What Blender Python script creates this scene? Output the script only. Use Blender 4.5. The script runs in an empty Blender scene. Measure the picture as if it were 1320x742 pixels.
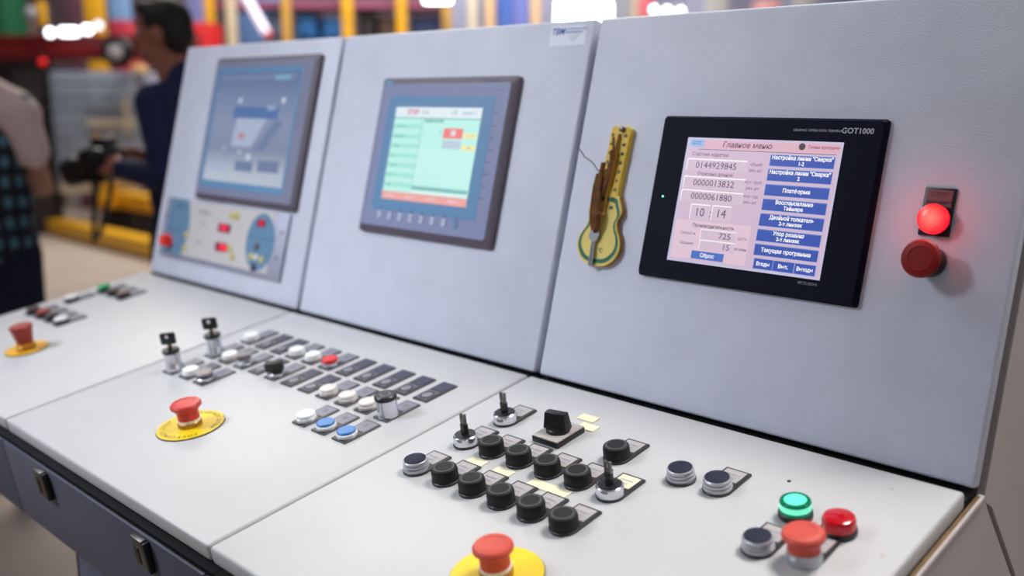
import bpy, bmesh, math, random
from mathutils import Matrix, Vector
import numpy as np
C = bpy.context.scene.collection
scene = bpy.context.scene
random.seed(4)
R = math.radians

def lin(c):
    return tuple(((v/255)/12.92 if v/255 <= .04045 else ((v/255+.055)/1.055)**2.4) for v in c) + (1.0,)

# ------------------------------------------------------------------ camera
TILT = R(9.52)                      # the desk lids slope towards the operator
BETA = 0.417                        # lean of the upper doors from the lid's normal
Y0 = 0.0176
Z0 = 1.0
FPX = 1250.0
RT = Matrix.Rotation(TILT, 4, 'X')
FD = Matrix.Translation((0, 0, Z0)) @ RT                       # desk frame: x along, y to the back, z off the lid
FP = FD @ Matrix.Translation((0, Y0, 0)) @ Matrix.Rotation(math.pi/2-BETA, 4, 'X')   # door frame: x along, y up the door, z out of it
yaw, pitch, roll = -0.7996, -0.3121, -0.1212
f_ = Vector((math.cos(pitch)*math.sin(yaw), math.cos(pitch)*math.cos(yaw), math.sin(pitch)))
r0 = Vector((math.cos(yaw), -math.sin(yaw), 0)); u0 = r0.cross(f_)
r_ = r0*math.cos(roll)+u0*math.sin(roll); u_ = u0*math.cos(roll)-r0*math.sin(roll)
rot3 = Matrix((r_, u_, -f_)).transposed()
CAMM = FD @ (Matrix.Translation((1.5213, -0.8998, 0.5476)) @ rot3.to_4x4())
cam = bpy.data.cameras.new('camera'); camo = bpy.data.objects.new('view_camera', cam); C.objects.link(camo)
camo.matrix_world = CAMM
cam.sensor_width = 36; cam.lens = FPX/1320*36; cam.clip_start = .05; cam.clip_end = 100
cam.dof.use_dof = True; cam.dof.focus_distance = 1.14; cam.dof.aperture_fstop = 2.2
scene.camera = camo
CW = CAMM.translation
CR = (CAMM.to_3x3() @ Vector((1, 0, 0))).normalized()
CU = (CAMM.to_3x3() @ Vector((0, 1, 0))).normalized()
CF = -(CAMM.to_3x3() @ Vector((0, 0, 1))).normalized()
RH = Vector((CR.x, CR.y, 0)).normalized()
FH = Vector((-RH.y, RH.x, 0))
AZ = math.atan2(RH.y, RH.x)
def at(px, py, d):
    return CW + d*(CF + CR*((px-660)/FPX) - CU*((py-371)/FPX))

# ------------------------------------------------------------------ light, world, exposure
scene.view_settings.view_transform = 'Standard'
scene.view_settings.look = 'None'
scene.view_settings.gamma = 1
scene.view_settings.use_curve_mapping = False
scene.view_settings.exposure = 0.0
w = bpy.data.worlds.new('hall_ambient'); scene.world = w; w.use_nodes = True
w.node_tree.nodes['Background'].inputs[0].default_value = (.80, .85, 1.0, 1)
w.node_tree.nodes['Background'].inputs[1].default_value = .12
def area(name, loc, target, sx, sy, power, col):
    l = bpy.data.lights.new(name, 'AREA'); l.shape = 'RECTANGLE'; l.size = sx; l.size_y = sy
    l.energy = power; l.color = col
    o = bpy.data.objects.new(name, l); C.objects.link(o); o.location = loc
    o.rotation_euler = (Vector(target)-Vector(loc)).to_track_quat('-Z', 'Y').to_euler()
    return o
key = area('hall_light_over_left_bay', (-1.8, -.75, 3.6), (.15, -.1, 1.1), 1.2, 1.2, 7.4, (.97, .98, 1.0)); key.data.spread = R(100)
rl = area('hall_light_over_right_bay', (1.55, .85, 4.0), (1.25, -.40, 1.0), 1.0, .8, 13, (1.0, .98, .96)); rl.data.spread = R(60)
fl = area('fill_light_front_left', (-1.5, -2.5, 3.2), (.20, -.05, .78), .9, .9, 6.3, (.84, .90, 1.0)); fl.data.spread = R(38)  # added fill, no real lamp, to brighten the lower part of the doors
area('fill_light_right_side', (4.6, 1.3, 3.0), (1.3, .1, .9), 1.5, 1.5, 26, (1.0, .93, .88))  # added fill for the right-hand faces, not an actual hall lamp
area('hall_light_far', (-6.5, 3.6, 6.0), (-6.5, 3.4, 0), 4.0, 4.0, 420, (1.0, .93, .84))
area('hall_light_rack', (-6.5, 7.5, 6.5), (-9, 11, 1.5), 4.0, 3.0, 520, (.95, .96, 1.0))

# ------------------------------------------------------------------ materials
MATS = {}
def mat(name, col, rough=.5, metal=0.0, emit=None, es=1.0, spec=.5, bump=0.0, bscale=300, trans=0.0, coat=0.0, vary=0.0, vscale=8, alpha=1.0):
    if name in MATS: return MATS[name]
    m = bpy.data.materials.new(name); m.use_nodes = True
    nt = m.node_tree; b = nt.nodes['Principled BSDF']
    b.inputs['Base Color'].default_value = lin(col)
    b.inputs['Roughness'].default_value = rough; b.inputs['Metallic'].default_value = metal
    b.inputs['Specular IOR Level'].default_value = spec
    b.inputs['Transmission Weight'].default_value = trans
    b.inputs['Coat Weight'].default_value = coat
    b.inputs['Alpha'].default_value = alpha
    if emit:
        b.inputs['Emission Color'].default_value = lin(emit); b.inputs['Emission Strength'].default_value = es
    tc = nt.nodes.new('ShaderNodeTexCoord')
    if bump:
        n = nt.nodes.new('ShaderNodeTexNoise'); n.inputs['Scale'].default_value = bscale; n.inputs['Detail'].default_value = 3
        bp = nt.nodes.new('ShaderNodeBump'); bp.inputs['Strength'].default_value = bump; bp.inputs['Distance'].default_value = .002
        nt.links.new(tc.outputs['Object'], n.inputs['Vector']); nt.links.new(n.outputs['Fac'], bp.inputs['Height'])
        nt.links.new(bp.outputs['Normal'], b.inputs['Normal'])
    if vary:
        n = nt.nodes.new('ShaderNodeTexNoise'); n.inputs['Scale'].default_value = vscale; n.inputs['Detail'].default_value = 6
        rp = nt.nodes.new('ShaderNodeValToRGB')
        c = lin(col)
        rp.color_ramp.elements[0].position = .3; rp.color_ramp.elements[1].position = .7
        rp.color_ramp.elements[0].color = tuple(v*(1-vary) for v in c[:3])+(1,)
        rp.color_ramp.elements[1].color = tuple(min(1, v*(1+vary)) for v in c[:3])+(1,)
        nt.links.new(tc.outputs['Object'], n.inputs['Vector']); nt.links.new(n.outputs['Fac'], rp.inputs['Fac'])
        nt.links.new(rp.outputs['Color'], b.inputs['Base Color'])
    MATS[name] = m
    return m
def glow_core(m, r, inner, outer):
    '''a lit diffusing cap, brightest over its bulb in the middle'''
    nt = m.node_tree; b = nt.nodes['Principled BSDF']; tc = nt.nodes.new('ShaderNodeTexCoord'); sp = nt.nodes.new('ShaderNodeSeparateXYZ'); cm = nt.nodes.new('ShaderNodeCombineXYZ'); ln = nt.nodes.new('ShaderNodeVectorMath'); ln.operation = 'LENGTH'
    mr = nt.nodes.new('ShaderNodeMapRange'); mr.inputs['From Max'].default_value = r; rp = nt.nodes.new('ShaderNodeValToRGB')
    nt.links.new(tc.outputs['Object'], sp.inputs[0]); nt.links.new(sp.outputs['X'], cm.inputs['X']); nt.links.new(sp.outputs['Y'], cm.inputs['Y']); nt.links.new(cm.outputs[0], ln.inputs[0]); nt.links.new(ln.outputs['Value'], mr.inputs['Value']); nt.links.new(mr.outputs[0], rp.inputs[0])
    rp.color_ramp.elements[0].color = lin(inner); rp.color_ramp.elements[1].color = lin(outer); rp.color_ramp.elements[0].position = .1
    nt.links.new(rp.outputs[0], b.inputs['Emission Color'])
def specks(m, col, scale, thr, sharp=.03):
    """scattered small rust stains in the paint"""
    nt = m.node_tree; b = nt.nodes['Principled BSDF']
    old = b.inputs['Base Color'].links[0].from_socket if b.inputs['Base Color'].links else None
    tc = nt.nodes.new('ShaderNodeTexCoord'); n = nt.nodes.new('ShaderNodeTexNoise')
    n.inputs['Scale'].default_value = scale; n.inputs['Detail'].default_value = 4
    rp = nt.nodes.new('ShaderNodeValToRGB'); rp.color_ramp.elements[0].position = thr; rp.color_ramp.elements[1].position = thr+sharp
    rp.color_ramp.elements[1].color = (.55, .55, .55, 1)
    mx = nt.nodes.new('ShaderNodeMix'); mx.data_type = 'RGBA'
    nt.links.new(tc.outputs['Object'], n.inputs['Vector']); nt.links.new(n.outputs['Fac'], rp.inputs['Fac'])
    nt.links.new(rp.outputs['Color'], mx.inputs['Factor'])
    if old: nt.links.new(old, mx.inputs['A'])
    else: mx.inputs['A'].default_value = b.inputs['Base Color'].default_value
    mx.inputs['B'].default_value = lin(col)
    nt.links.new(mx.outputs['Result'], b.inputs['Base Color'])
PAINT = mat('light_grey_powder_coat', (193, 192, 192), .42, bump=.06, bscale=900, vary=.025, vscale=9)
specks(PAINT, (176, 146, 116), 19, .715)
DOORP = mat('grey_textured_powder_coat', (216, 219, 233), .40, bump=.32, bscale=650, vary=.04, vscale=14)
BASEP = mat('apron_coat_with_shade', (80, 82, 98), .5, bump=.06, bscale=300, vary=.05)  # darker than the lids: the shade on the front is put into the coat
SIDEP = mat('beige_grey_side_coat', (196, 186, 182), .5, bump=.06, bscale=300, vary=.04)
RUBGAP = mat('black_rubber_and_gap_shade', (16, 15, 17), .7)  # black rubber; also paints the shade in gaps around doors and lids
BLACK = mat('black_plastic', (20, 20, 22), .38)
BOOT = mat('black_rubber_boot', (24, 24, 26), .55, spec=.3)
BOOTTOP = mat('grey_boot_top', (84, 80, 78), .6, spec=.25)  # cap rims lighter than the boot
CHROME = mat('chrome', (220, 221, 228), .18, .92)
ALU = mat('brushed_aluminium', (186, 187, 192), .42, .55)
STEEL = mat('dull_steel', (128, 126, 124), .4, 1.0)
BRASS = mat('brass', (150, 112, 70), .4, 1.0)
WHITEP = mat('white_button_plastic', (240, 240, 238), .35)
CREAM = mat('cream_lens_plastic', (222, 214, 208), .3)
REDP = mat('red_mushroom_plastic', (205, 52, 44), .42, vary=.10, vscale=60)
REDF = mat('faded_red_plastic', (206, 74, 58), .5, vary=.10, vscale=60)
REDBR = mat('brick_red_plastic', (156, 52, 42), .5, vary=.1, vscale=60)
REDB = mat('red_button_plastic', (226, 30, 34), .32)
BLUEP = mat('blue_cap', (26, 116, 188), .35)
YEL = mat('yellow_disc', (240, 206, 22), .45, vary=.05, vscale=40)
YELD = mat('amber_disc', (232, 172, 20), .45, vary=.05, vscale=40)
PLATE = mat('dark_legend_plate', (46, 45, 50), .4)
LEGG = mat('grey_legend', (128, 128, 140), .4, vary=.10, vscale=250)
LEGD = mat('navy_legend', (52, 52, 74), .35)
PLUG = mat('grey_blank_plug', (96, 93, 98), .45, vary=.12, vscale=200)
LEGP = mat('pale_paper_legend', (178, 172, 170), .5, vary=.08, vscale=250)
LABY = mat('cream_label', (240, 232, 196), .5, vary=.03)
LABW = mat('white_label', (236, 230, 220), .5)
INK = mat('black_ink', (30, 28, 30), .6)
TAUPE = mat('taupe_selector', (146, 132, 134), .35)
GREENLIT = mat('green_lamp_lens', (30, 190, 140), .18, emit=(130, 255, 212), es=.85)
GREENRIM = mat('green_lens_rim', (0, 92, 66), .15, emit=(0, 110, 80), es=.5)
GREENB = mat('green_button_plastic', (24, 176, 112), .3)
REDLENS = mat('red_lamp_lens', (176, 6, 20), .16, emit=(120, 0, 8), es=.5, coat=.5)  # lamp is off; the weak emission paints a glow into its lens
REDLIT = mat('red_lamp_lit', (200, 16, 24), .25, emit=(255, 20, 44), es=1.15); glow_core(REDLIT, .0162, (255, 118, 104), (244, 12, 40))
REDCORE = mat('red_lamp_core', (220, 40, 40), .3, emit=(255, 88, 84), es=1.3)
SHELF = mat('rusty_trough', (122, 96, 62), .8, vary=.35, vscale=30)
BEZK = mat('black_blue_bezel', (10, 13, 34), .55, spec=.10)
BEZG = mat('blue_grey_bezel', (142, 148, 184), .42)
BEZSIDE = mat('mauve_bezel_edge', (96, 86, 98), .5)
BEZT = mat('teal_membrane', (104, 150, 190), .4)
BEZM = mat('grey_mauve_bezel', (134, 136, 162), .42)

def screen(name, col, es=1.0, rough=.3):
    return mat(name, (6, 6, 8), rough, emit=col, es=es, spec=.35)

# ------------------------------------------------------------------ mesh builder
class MB:
    def __init__(s): s.bm = bmesh.new(); s.mats = []
    def mi(s, m):
        if m not in s.mats: s.mats.append(m)
        return s.mats.index(m)
    def _fin(s, geo_faces, m):
        i = s.mi(m)
        for f in geo_faces: f.material_index = i
    def box(s, a, b, m, bev=0.0, seg=2, M=None):
        t = bmesh.new()
        bmesh.ops.create_cube(t, size=1)
        for v in t.verts: v.co = Vector(((a[i]+b[i])/2+v.co[i]*(b[i]-a[i]) for i in range(3)))
        if bev: bmesh.ops.bevel(t, geom=t.edges[:], offset=bev, segments=seg, profile=.5, affect='EDGES')
        s._merge(t, m, M); return s
    def prism(s, pts, z0, z1, m, bev=0.0, seg=2, M=None, top=None):
        """polygon pts (x,y) extruded z0..z1; top = pts of the upper outline (chamfer)"""
        t = bmesh.new(); top = top or pts
        lo = [t.verts.new((p[0], p[1], z0)) for p in pts]; hi = [t.verts.new((p[0], p[1], z1)) for p in top]
        n = len(pts)
        t.faces.new(lo[::-1]); t.faces.new(hi)
        for i in range(n): t.faces.new((lo[i], lo[(i+1) % n], hi[(i+1) % n], hi[i]))
        bmesh.ops.recalc_face_normals(t, faces=t.faces[:])
        if bev:
            bmesh.ops.bevel(t, geom=[e for e in t.edges if len([v for v in e.verts if v in hi]) == 2], offset=bev, segments=seg, profile=.5, affect='EDGES')
        s._merge(t, m, M); return s
    def lathe(s, prof, m, n=32, M=None, rfun=None):
        t = bmesh.new(); rings = []
        for (r, z) in prof:
            if r <= 1e-6: rings.append([t.verts.new((0, 0, z))])
            else:
                ring = []
                for k in range(n):
                    a = 2*math.pi*k/n; rr = r*(rfun(a, z) if rfun else 1)
                    ring.append(t.verts.new((rr*math.cos(a), rr*math.sin(a), z)))
                rings.append(ring)
        for A, B in zip(rings, rings[1:]):
            if len(A) == 1 and len(B) == 1: continue
            for k in range(n):
                k2 = (k+1) % n
                if len(A) == 1: t.faces.new((A[0], B[k2], B[k]))
                elif len(B) == 1: t.faces.new((A[k], A[k2], B[0]))
                else: t.faces.new((A[k], A[k2], B[k2], B[k]))
        if len(rings[0]) > 1: t.faces.new(rings[0][::-1])
        if len(rings[-1]) > 1: t.faces.new(rings[-1])
        bmesh.ops.recalc_face_normals(t, faces=t.faces[:])
        s._merge(t, m, M); return s
    def tube(s, pts, r, m, n=8, M=None):
        pts = [Vector(p) for p in pts]; rs = r if isinstance(r, (list, tuple)) else [r]*len(pts)
        t = bmesh.new(); rings = []; up = Vector((.13, .31, .94))
        for i, p in enumerate(pts):
            d = (pts[min(i+1, len(pts)-1)]-pts[max(i-1, 0)]).normalized()
            a = d.cross(up)
            if a.length < 1e-4: a = d.cross(Vector((1, 0, 0)))
            a.normalize(); b = d.cross(a)
            rings.append([t.verts.new(p+(a*math.cos(2*math.pi*k/n)+b*math.sin(2*math.pi*k/n))*rs[i]) for k in range(n)])
        for A, B in zip(rings, rings[1:]):
            for k in range(n): t.faces.new((A[k], A[(k+1) % n], B[(k+1) % n], B[k]))
        t.faces.new(rings[0][::-1]); t.faces.new(rings[-1])
        bmesh.ops.recalc_face_normals(t, faces=t.faces[:])
        s._merge(t, m, M); return s
    def ball(s, c, rad, m, M=None, n=20):
        t = bmesh.new(); bmesh.ops.create_uvsphere(t, u_segments=n, v_segments=max(8, n//2), radius=1)
        rad = rad if isinstance(rad, (list, tuple)) else (rad,)*3
        for v in t.verts: v.co = Vector((c[i]+v.co[i]*rad[i] for i in range(3)))
        s._merge(t, m, M); return s
    def rect(s, x0, y0, x1, y1, z, m, M=None, th=.0004):
        return s.prism([(x0, y0), (x1, y0), (x1, y1), (x0, y1)], z, z+th, m, M=M)
    def text(s, body, x, y, size, m, z=0.0, align='CENTER', M=None, sx=1.0, bold=0.0, shear=0.0):
        cu = bpy.data.curves.new('t', 'FONT'); cu.body = body; cu.size = size; cu.align_x = align; cu.align_y = 'CENTER'
        cu.resolution_u = 2; cu.offset = bold; cu.shear = shear
        o = bpy.data.objects.new('t', cu); C.objects.link(o)
        dg = bpy.context.evaluated_depsgraph_get(); dg.update()
        me = bpy.data.meshes.new_from_object(o.evaluated_get(dg))
        t = bmesh.new(); t.from_mesh(me)
        for v in t.verts: v.co = Vector((x+v.co.x*sx, y+v.co.y, z))
        bpy.data.objects.remove(o); bpy.data.curves.remove(cu); bpy.data.meshes.remove(me)
        s._merge(t, m, M); return s
    def _merge(s, t, m, M=None):
        i = s.mi(m)
        if M is not None: bmesh.ops.transform(t, matrix=M, verts=t.verts[:])
        for f in t.faces: f.material_index = i
        me = bpy.data.meshes.new('x'); t.to_mesh(me); t.free()
        s.bm.from_mesh(me); bpy.data.meshes.remove(me)
    def mesh(s, name, ang=35):
        me = bpy.data.meshes.new(name); s.bm.to_mesh(me); s.bm.free()
        for m in s.mats: me.materials.append(m)
        for p in me.polygons: p.use_smooth = True
        me.set_sharp_from_angle(angle=R(ang))
        return me
    def build(s, name, parent=None, M=None, label=None):
        return link(name, s.mesh(name), parent, M, label)

def link(name, me, parent=None, M=None, label=None):
    """M is the object's matrix in the world when it has a top-level parent or none (parents are never rotated before)"""
    o = bpy.data.objects.new(name, me); C.objects.link(o)
    if parent is not None:
        o.parent = parent
        o.matrix_parent_inverse = Matrix.Identity(4)
    if M is not None: o.matrix_local = M
    if label: o['label'] = label
    return o
def empty(name, M, label, cat, group=None):
    o = bpy.data.objects.new(name, None); C.objects.link(o); o.matrix_world = M; o.empty_display_size = .05
    return tag(o, label, cat, group)
def tag(o, label=None, cat=None, group=None, kind=None):
    if label: o['label'] = label
    if cat: o['category'] = cat
    if group: o['group'] = group
    if kind: o['kind'] = kind
    return o
T = Matrix.Translation
def rrect(x0, y0, x1, y1, r, n=5):
    pts = []
    for cx, cy, a0 in ((x1-r, y1-r, 0), (x0+r, y1-r, 90), (x0+r, y0+r, 180), (x1-r, y0+r, 270)):
        for k in range(n+1):
            a = R(a0+90*k/n); pts.append((cx+r*math.cos(a), cy+r*math.sin(a)))
    return pts
def ell(cx, cy, rx, ry, n=40): return [(cx+rx*math.cos(2*math.pi*k/n), cy+ry*math.sin(2*math.pi*k/n)) for k in range(n)]

# ------------------------------------------------------------------ setting
FLOORM = mat('concrete_floor', (176, 162, 150), .55, vary=.10, vscale=1.2, bump=.05, bscale=20)
cf = CW + FH*8; 
MB().box((-24, -9, -.1), (12, 24, 0), FLOORM).build('floor')
bpy.data.objects['floor']['kind'] = 'structure'
HALL = Matrix.Translation((CW.x, CW.y, 0)) @ Matrix.Rotation(AZ, 4, 'Z')      # x to the picture's right, y away
WALLD = mat('cladding_painted_dim', (96, 80, 86), .8, vary=.25, vscale=1.5)  # left part of one back wall, its dimness put into the colour
WALLL = mat('cladding_painted_bright', (178, 176, 198), .8, vary=.06, vscale=1.5)  # same wall where more light falls, painted lighter
b = MB(); b.box((-16, 15.6, 0), (-1.0, 15.9, 7), WALLD)
for k in range(30): b.box((-16+k*.5, 15.57, 0), (-15.94+k*.5, 15.6, 7), WALLD)
tag(b.build('wall_left', M=HALL), kind='structure')
b = MB(); b.box((-1.0, 15.6, 0), (13, 15.9, 7), WALLL)
for k in range(14): b.box((-1+k*1.0, 15.55, 0), (-.9+k*1.0, 15.6, 7), WALLL)
tag(b.build('wall_back', M=HALL), kind='structure')

# ------------------------------------------------------------------ console cabinets
PITCH = .6055
X = [-.6015, 0.0, .6075, 1.2115]          # seams
LD = .5136
def pan_d(u, v, w_=0):                    # door coords to desk coords
    return Vector((u, Y0+math.sin(BETA)*v-math.cos(BETA)*w_, math.cos(BETA)*v+math.sin(BETA)*w_))
labels = ['far left console cabinet with a grey screen over a keypad panel',
          'middle console cabinet with the pale cyan screen and long rows of small switches',
          'near right console cabinet with the black touchscreen, red lamp and black round push buttons']
BAY = []; BT = []
for i in range(3):
    x0, x1 = X[i], X[i+1]; cx = (x0+x1)/2
    root = empty('console_cabinet', T((cx, .1, 0)), labels[i], 'control console', 'control console cabinets')
    BAY.append(root); Ti = T((-cx, -.1, 0)); BT.append(Ti)
    last = i == 2
    # lid
    xr = x1-.002 if not last else 1.2095
    MB().box((x0+.002, -LD, -.021), (xr, .0025, 0), PAINT, bev=.004, seg=3).build('desk_lid', root, Ti@FD)
    # desk tray under the lid, black to paint the shade behind the gap
    b = MB(); b.box((x0+.0005, -.515, -.153), (x1-.0005, .03, -.034), RUBGAP)
    b.box((x0+.006, -.495, -.028), (x1-.006, .016, -.0205), RUBGAP)
    b.build('desk_tray', root, Ti@FD)
    b = MB()
    b.box((x0+.0015, -.526, -.155), (x1-.0015, -.5215, -.030), BASEP, bev=.0012, seg=2)
    ap = b.build('front_apron', root, Ti@FD)
    for lx in (.155, .459):
        m_ = MB(); m_.box((-.0145, -.009, -.021), (.0145, 0, .021), STEEL, bev=.002)
        m_.box((-.0065, -.0100, -.013), (.0045, -.0088, .010), BLACK, bev=.0005)
        m_.box((.0146, -.0085, -.022), (.020, 0, .019), BLACK, bev=.001)
        link('latch', m_.mesh('latch'), root, Ti@FD@T((x0+lx, -.526, -.053)), 'small steel quarter turn latch on the dark apron')
    # upper door
    b = MB(); b.box((x0+.0045, -.003, -.017), (x1-.0045 if not last else 1.2133, .5156, 0), DOORP, bev=.004, seg=3)
    b.build('upper_door', root, Ti@FP)
    b = MB(); b.box((x0+.012, .008, -.026), (x1-.006, .507, -.0165), RUBGAP)  # black backing painted as the shade inside the door gaps
    b.build('door_gap_backing', root, Ti@FP)
    # upper cabinet body, side profile in world y,z
    def dw(P): return FD @ P
    pr = [dw(pan_d(0, .512, -.025)), dw(pan_d(0, -.03, -.025)), dw(Vector((0, .050, -.046))), dw(Vector((0, .138, -.177)))]
    pr = [(q.y, q.z) for q in pr]
    pr += [(pr[-1][0]+.26, pr[-1][1]-.40), (pr[-1][0]+.26, 0.02), (.72, .02), (.72, pr[0][1])]
    b = MB(); xa = x0+.001; xb = x1-.001 if not last else 1.2060
    MM = Matrix(((0, 0, 1, 0), (1, 0, 0, 0), (0, 1, 0, 0), (0, 0, 0, 1)))
    b.prism(pr, xa, xb, RUBGAP if last else DOORP, M=MM)  # right bay body is black, painting the shade in its side gaps
    b.build('upper_cabinet', root, Ti)
    if last:
        pq = [dw(pan_d(0, .512, -.027)), dw(pan_d(0, -.016, -.027)), dw(Vector((0, .062, -.046))), dw(Vector((0, .152, -.182)))]
        pq = [(q.y, q.z) for q in pq]; pq += [(pq[-1][0]+.26, pq[-1][1]-.40), (pq[-1][0]+.26, 0.02), (.72, .02), (.72, pq[0][1])]
        MB().prism(pq, 1.2062, 1.2165, SIDEP, M=MM).build('side_panel', root, Ti)
    # black filler under the door, behind the lid, painting the slot's shade
    MB().box((x0+.003, .004, -.030), (x1-.003, .05, -.012), RUBGAP).build('slot_backing', root, Ti@FD)
    # feet
    for fx in (x0+.08, x1-.08):
        for fy in (.50, .68): MB().lathe([(.03, 0), (.03, .012), (.012, .014), (.012, .03)], BLACK, 16).build('levelling_foot', root, Ti@T((fx, fy, 0)))
    if i > 0:
        xa = .072 if i == 1 else x0+.002
        ptop = (FD @ Vector((0, -.44, -.155))).z
        b = MB(); b.box((xa+.012, -.45, .06), (x1-.002, .30, ptop+.004), BASEP, bev=.002)
        b.build('pedestal', root, Ti)
        MB().box((xa, -.448, .06), (xa+.0125, .28, ptop+.004), RUBGAP).build('pedestal_edge', root, Ti)
        MB().box((xa+.03, -.42, 0), (x1-.03, .28, .0605), RUBGAP).build('plinth', root, Ti)
# end trim on the right bay: trough and lip beside the lid, side plate
rb, TR = BAY[2], BT[2]
b = MB(); b.prism([(-.526, -.155), (-.526, -.30), (.02, -.34), (.225, -.30), (.138, -.177), (.047, -.040), (.036, -.019), (-.526, -.019)], 1.2111, 1.2165, SIDEP,
          M=Matrix(((0, 0, 1, 0), (1, 0, 0, 0), (0, 1, 0, 0), (0, 0, 0, 1))))
b.build('desk_side_plate', rb, TR@FD)
b = MB(); b.box((1.2150, -.526, -.024), (1.2185, .034, -.0175), SIDEP, bev=.001)
b.box((1.2104, -.52, -.0200), (1.2150, .032, -.0188), SHELF)
b.build('side_lip', rb, TR@FD, 'rusty trough with a pale lip along the lid end')

# sticker on the middle door
b = MB(); b.rect(.520, .4775, .589, .5068, 0.0002, mat('sticker_white', (244, 246, 255), .4))
BLU = mat('sticker_blue_ink', (40, 66, 190), .5); GRY = mat('sticker_grey_ink', (120, 124, 150), .5)
b.text('TBM', .5345, .4985, .0140, BLU, z=.0009, bold=.0002, shear=.2, sx=.95)
b.text('AUTOMATION AND', .5685, .5020, .0048, BLU, z=.0009); b.text('ENGINEERING', .5665, .4970, .0050, BLU, z=.0009)
for k, (t_, ww) in enumerate((('tel. / fax  (495)', .036), ('e-mail: info', .03), ('www', .03))): b.text(t_, .567, .4915-k*.0035, .0032, GRY, z=.0009)
b.build('sticker', BAY[1], BT[1]@FP, 'small white sticker with blue lettering at the door corner')

# ------------------------------------------------------------------ push button kit (local: z off the lid, y to the back)
def legend(y0, y1, w_, m_leg, thick=.0022, frame=PLATE, half=None):
    b = MB(); b.prism(rrect(-w_/2, y0, w_/2, y1, .0015), 0, thick, frame, bev=.0006, seg=1)
    h = half if half is not None else (y0+y1)/2
    b.rect(-w_/2+.0028, h, w_/2-.0028, y1-.003, thick, m_leg, th=.0003)
    return b
def scallop(a, z): return 1+.035*math.cos(8*a)
# --- kit meshes: each is (plate mesh, [(sub name, mesh, label)])
def k_blank():
    b = legend(-.0155, .0455, .030, LEGD, half=.0185)
    b.rect(-.0125, -.013, .0125, .0145, .0022, PLUG, th=.0009)
    b.lathe([(.0104, .0031), (.0104, .0037), (.0084, .0037), (.0084, .0032), (0, .0032)], INK, 28); b.lathe([(.0082, .0031), (.0082, .0034), (0, .0035)], LEGG, 28)
    b.text('~', 0, .024, .010, LEGG, z=.0027)
    return b.mesh('blank_plug')
def k_plate(): 
    b = legend(-.0155, .0455, .030, LEGG, half=.0175)
    b.text('III', 0, .031, .011, PLUG, z=.0027)
    return b.mesh('legend_plate')
def k_collar(m): return MB().lathe([(.0136, .0022), (.0140, .003), (.0140, .0068), (.0126, .0078), (0, .0078)], m, 48, rfun=scallop).mesh('collar')
def k_cap(m, h=.0052, r=.0128): return MB().lathe([(r, .0072), (r+.0003, .0072+h-.0016), (r-.001, .0072+h), (0, .0072+h+.0003)], m, 36).mesh('cap')
def k_inset(m, h=.0040): 
    return MB().lathe([(.0124, .0072), (.0126, .0072+h-.0012), (.0114, .0072+h), (0, .0072+h)], m, 36).mesh('cap')
KIT = {}
KIT['blank'] = k_blank(); KIT['plate'] = k_plate()
KIT['collar_white'] = k_collar(WHITEP); KIT['collar_chrome'] = k_collar(CHROME); KIT['collar_cream'] = k_collar(CREAM); KIT['collar_black'] = k_collar(BLACK)
KIT['cap_white'] = k_cap(WHITEP); KIT['cap_red'] = k_cap(REDB, .0062); KIT['cap_blue'] = k_inset(BLUEP); KIT['cap_cream'] = MB().lathe([(.0126, .0072), (.0130, .0108), (.0118, .0122), (0, .0126)], CREAM, 48, rfun=scallop).mesh('cap')
KIT['cap_black'] = k_cap(BLACK, .0055); KIT['cap_taupe'] = k_inset(TAUPE, .0085); KIT['cap_green'] = k_cap(GREENB, .007)
KIT['cap_dark'] = k_cap(mat('dark_brown_plastic', (58, 44, 44), .4), .005); KIT['cap_brown'] = k_cap(mat('dull_brown_plastic', (112, 88, 82), .4), .006)
KIT['cap_brick'] = k_cap(REDBR, .006)
# selector knob
b = MB(); b.lathe([(.011, .0088), (.011, .012), (0, .012)], BLACK, 24); b.box((-.0140, -.0065, .010), (.0140, .0065, .026), BLACK, bev=.002, M=Matrix.Rotation(R(38), 4, 'Z')@Matrix.Rotation(R(10), 4, 'X'))
KIT['knob_black'] = b.mesh('knob')
b = MB(); b.lathe([(.011, .0088), (.011, .011), (0, .011)], CHROME, 24); b.box((-.012, -.0045, .010), (.012, .0045, .018), TAUPE, bev=.002, M=Matrix.Rotation(R(50), 4, 'Z'))
KIT['knob_taupe'] = b.mesh('knob')
# tall key switch
KIT['key_barrel'] = MB().lathe([(.0145, .0022), (.0145, .008), (.0125, .014), (.0125, .032), (0, .032)], CHROME, 32).mesh('barrel')
KIT['key_ring'] = MB().lathe([(.0128, .0315), (.0140, .033), (.0140, .037), (.012, .0385), (0, .0385)], BLACK, 32).mesh('ring')
b = MB(); b.box((-.003, -.0012, .0380), (.003, .0012, .049), BRASS, M=Matrix.Rotation(R(42), 4, 'Z'))
KIT['key_blade'] = b.mesh('key_blade')
b = MB(); KR = Matrix.Rotation(R(42), 4, 'Z'); b.box((-.0125, -.004, .046), (.0125, .004, .066), BLACK, bev=.003, M=KR); b.lathe([(.0030, -.0045), (.0030, .0045)], CHROME, 14, M=KR@T((0, 0, .060))@Matrix.Rotation(R(90), 4, 'X'))
KIT['key_head'] = b.mesh('key_head')
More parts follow.
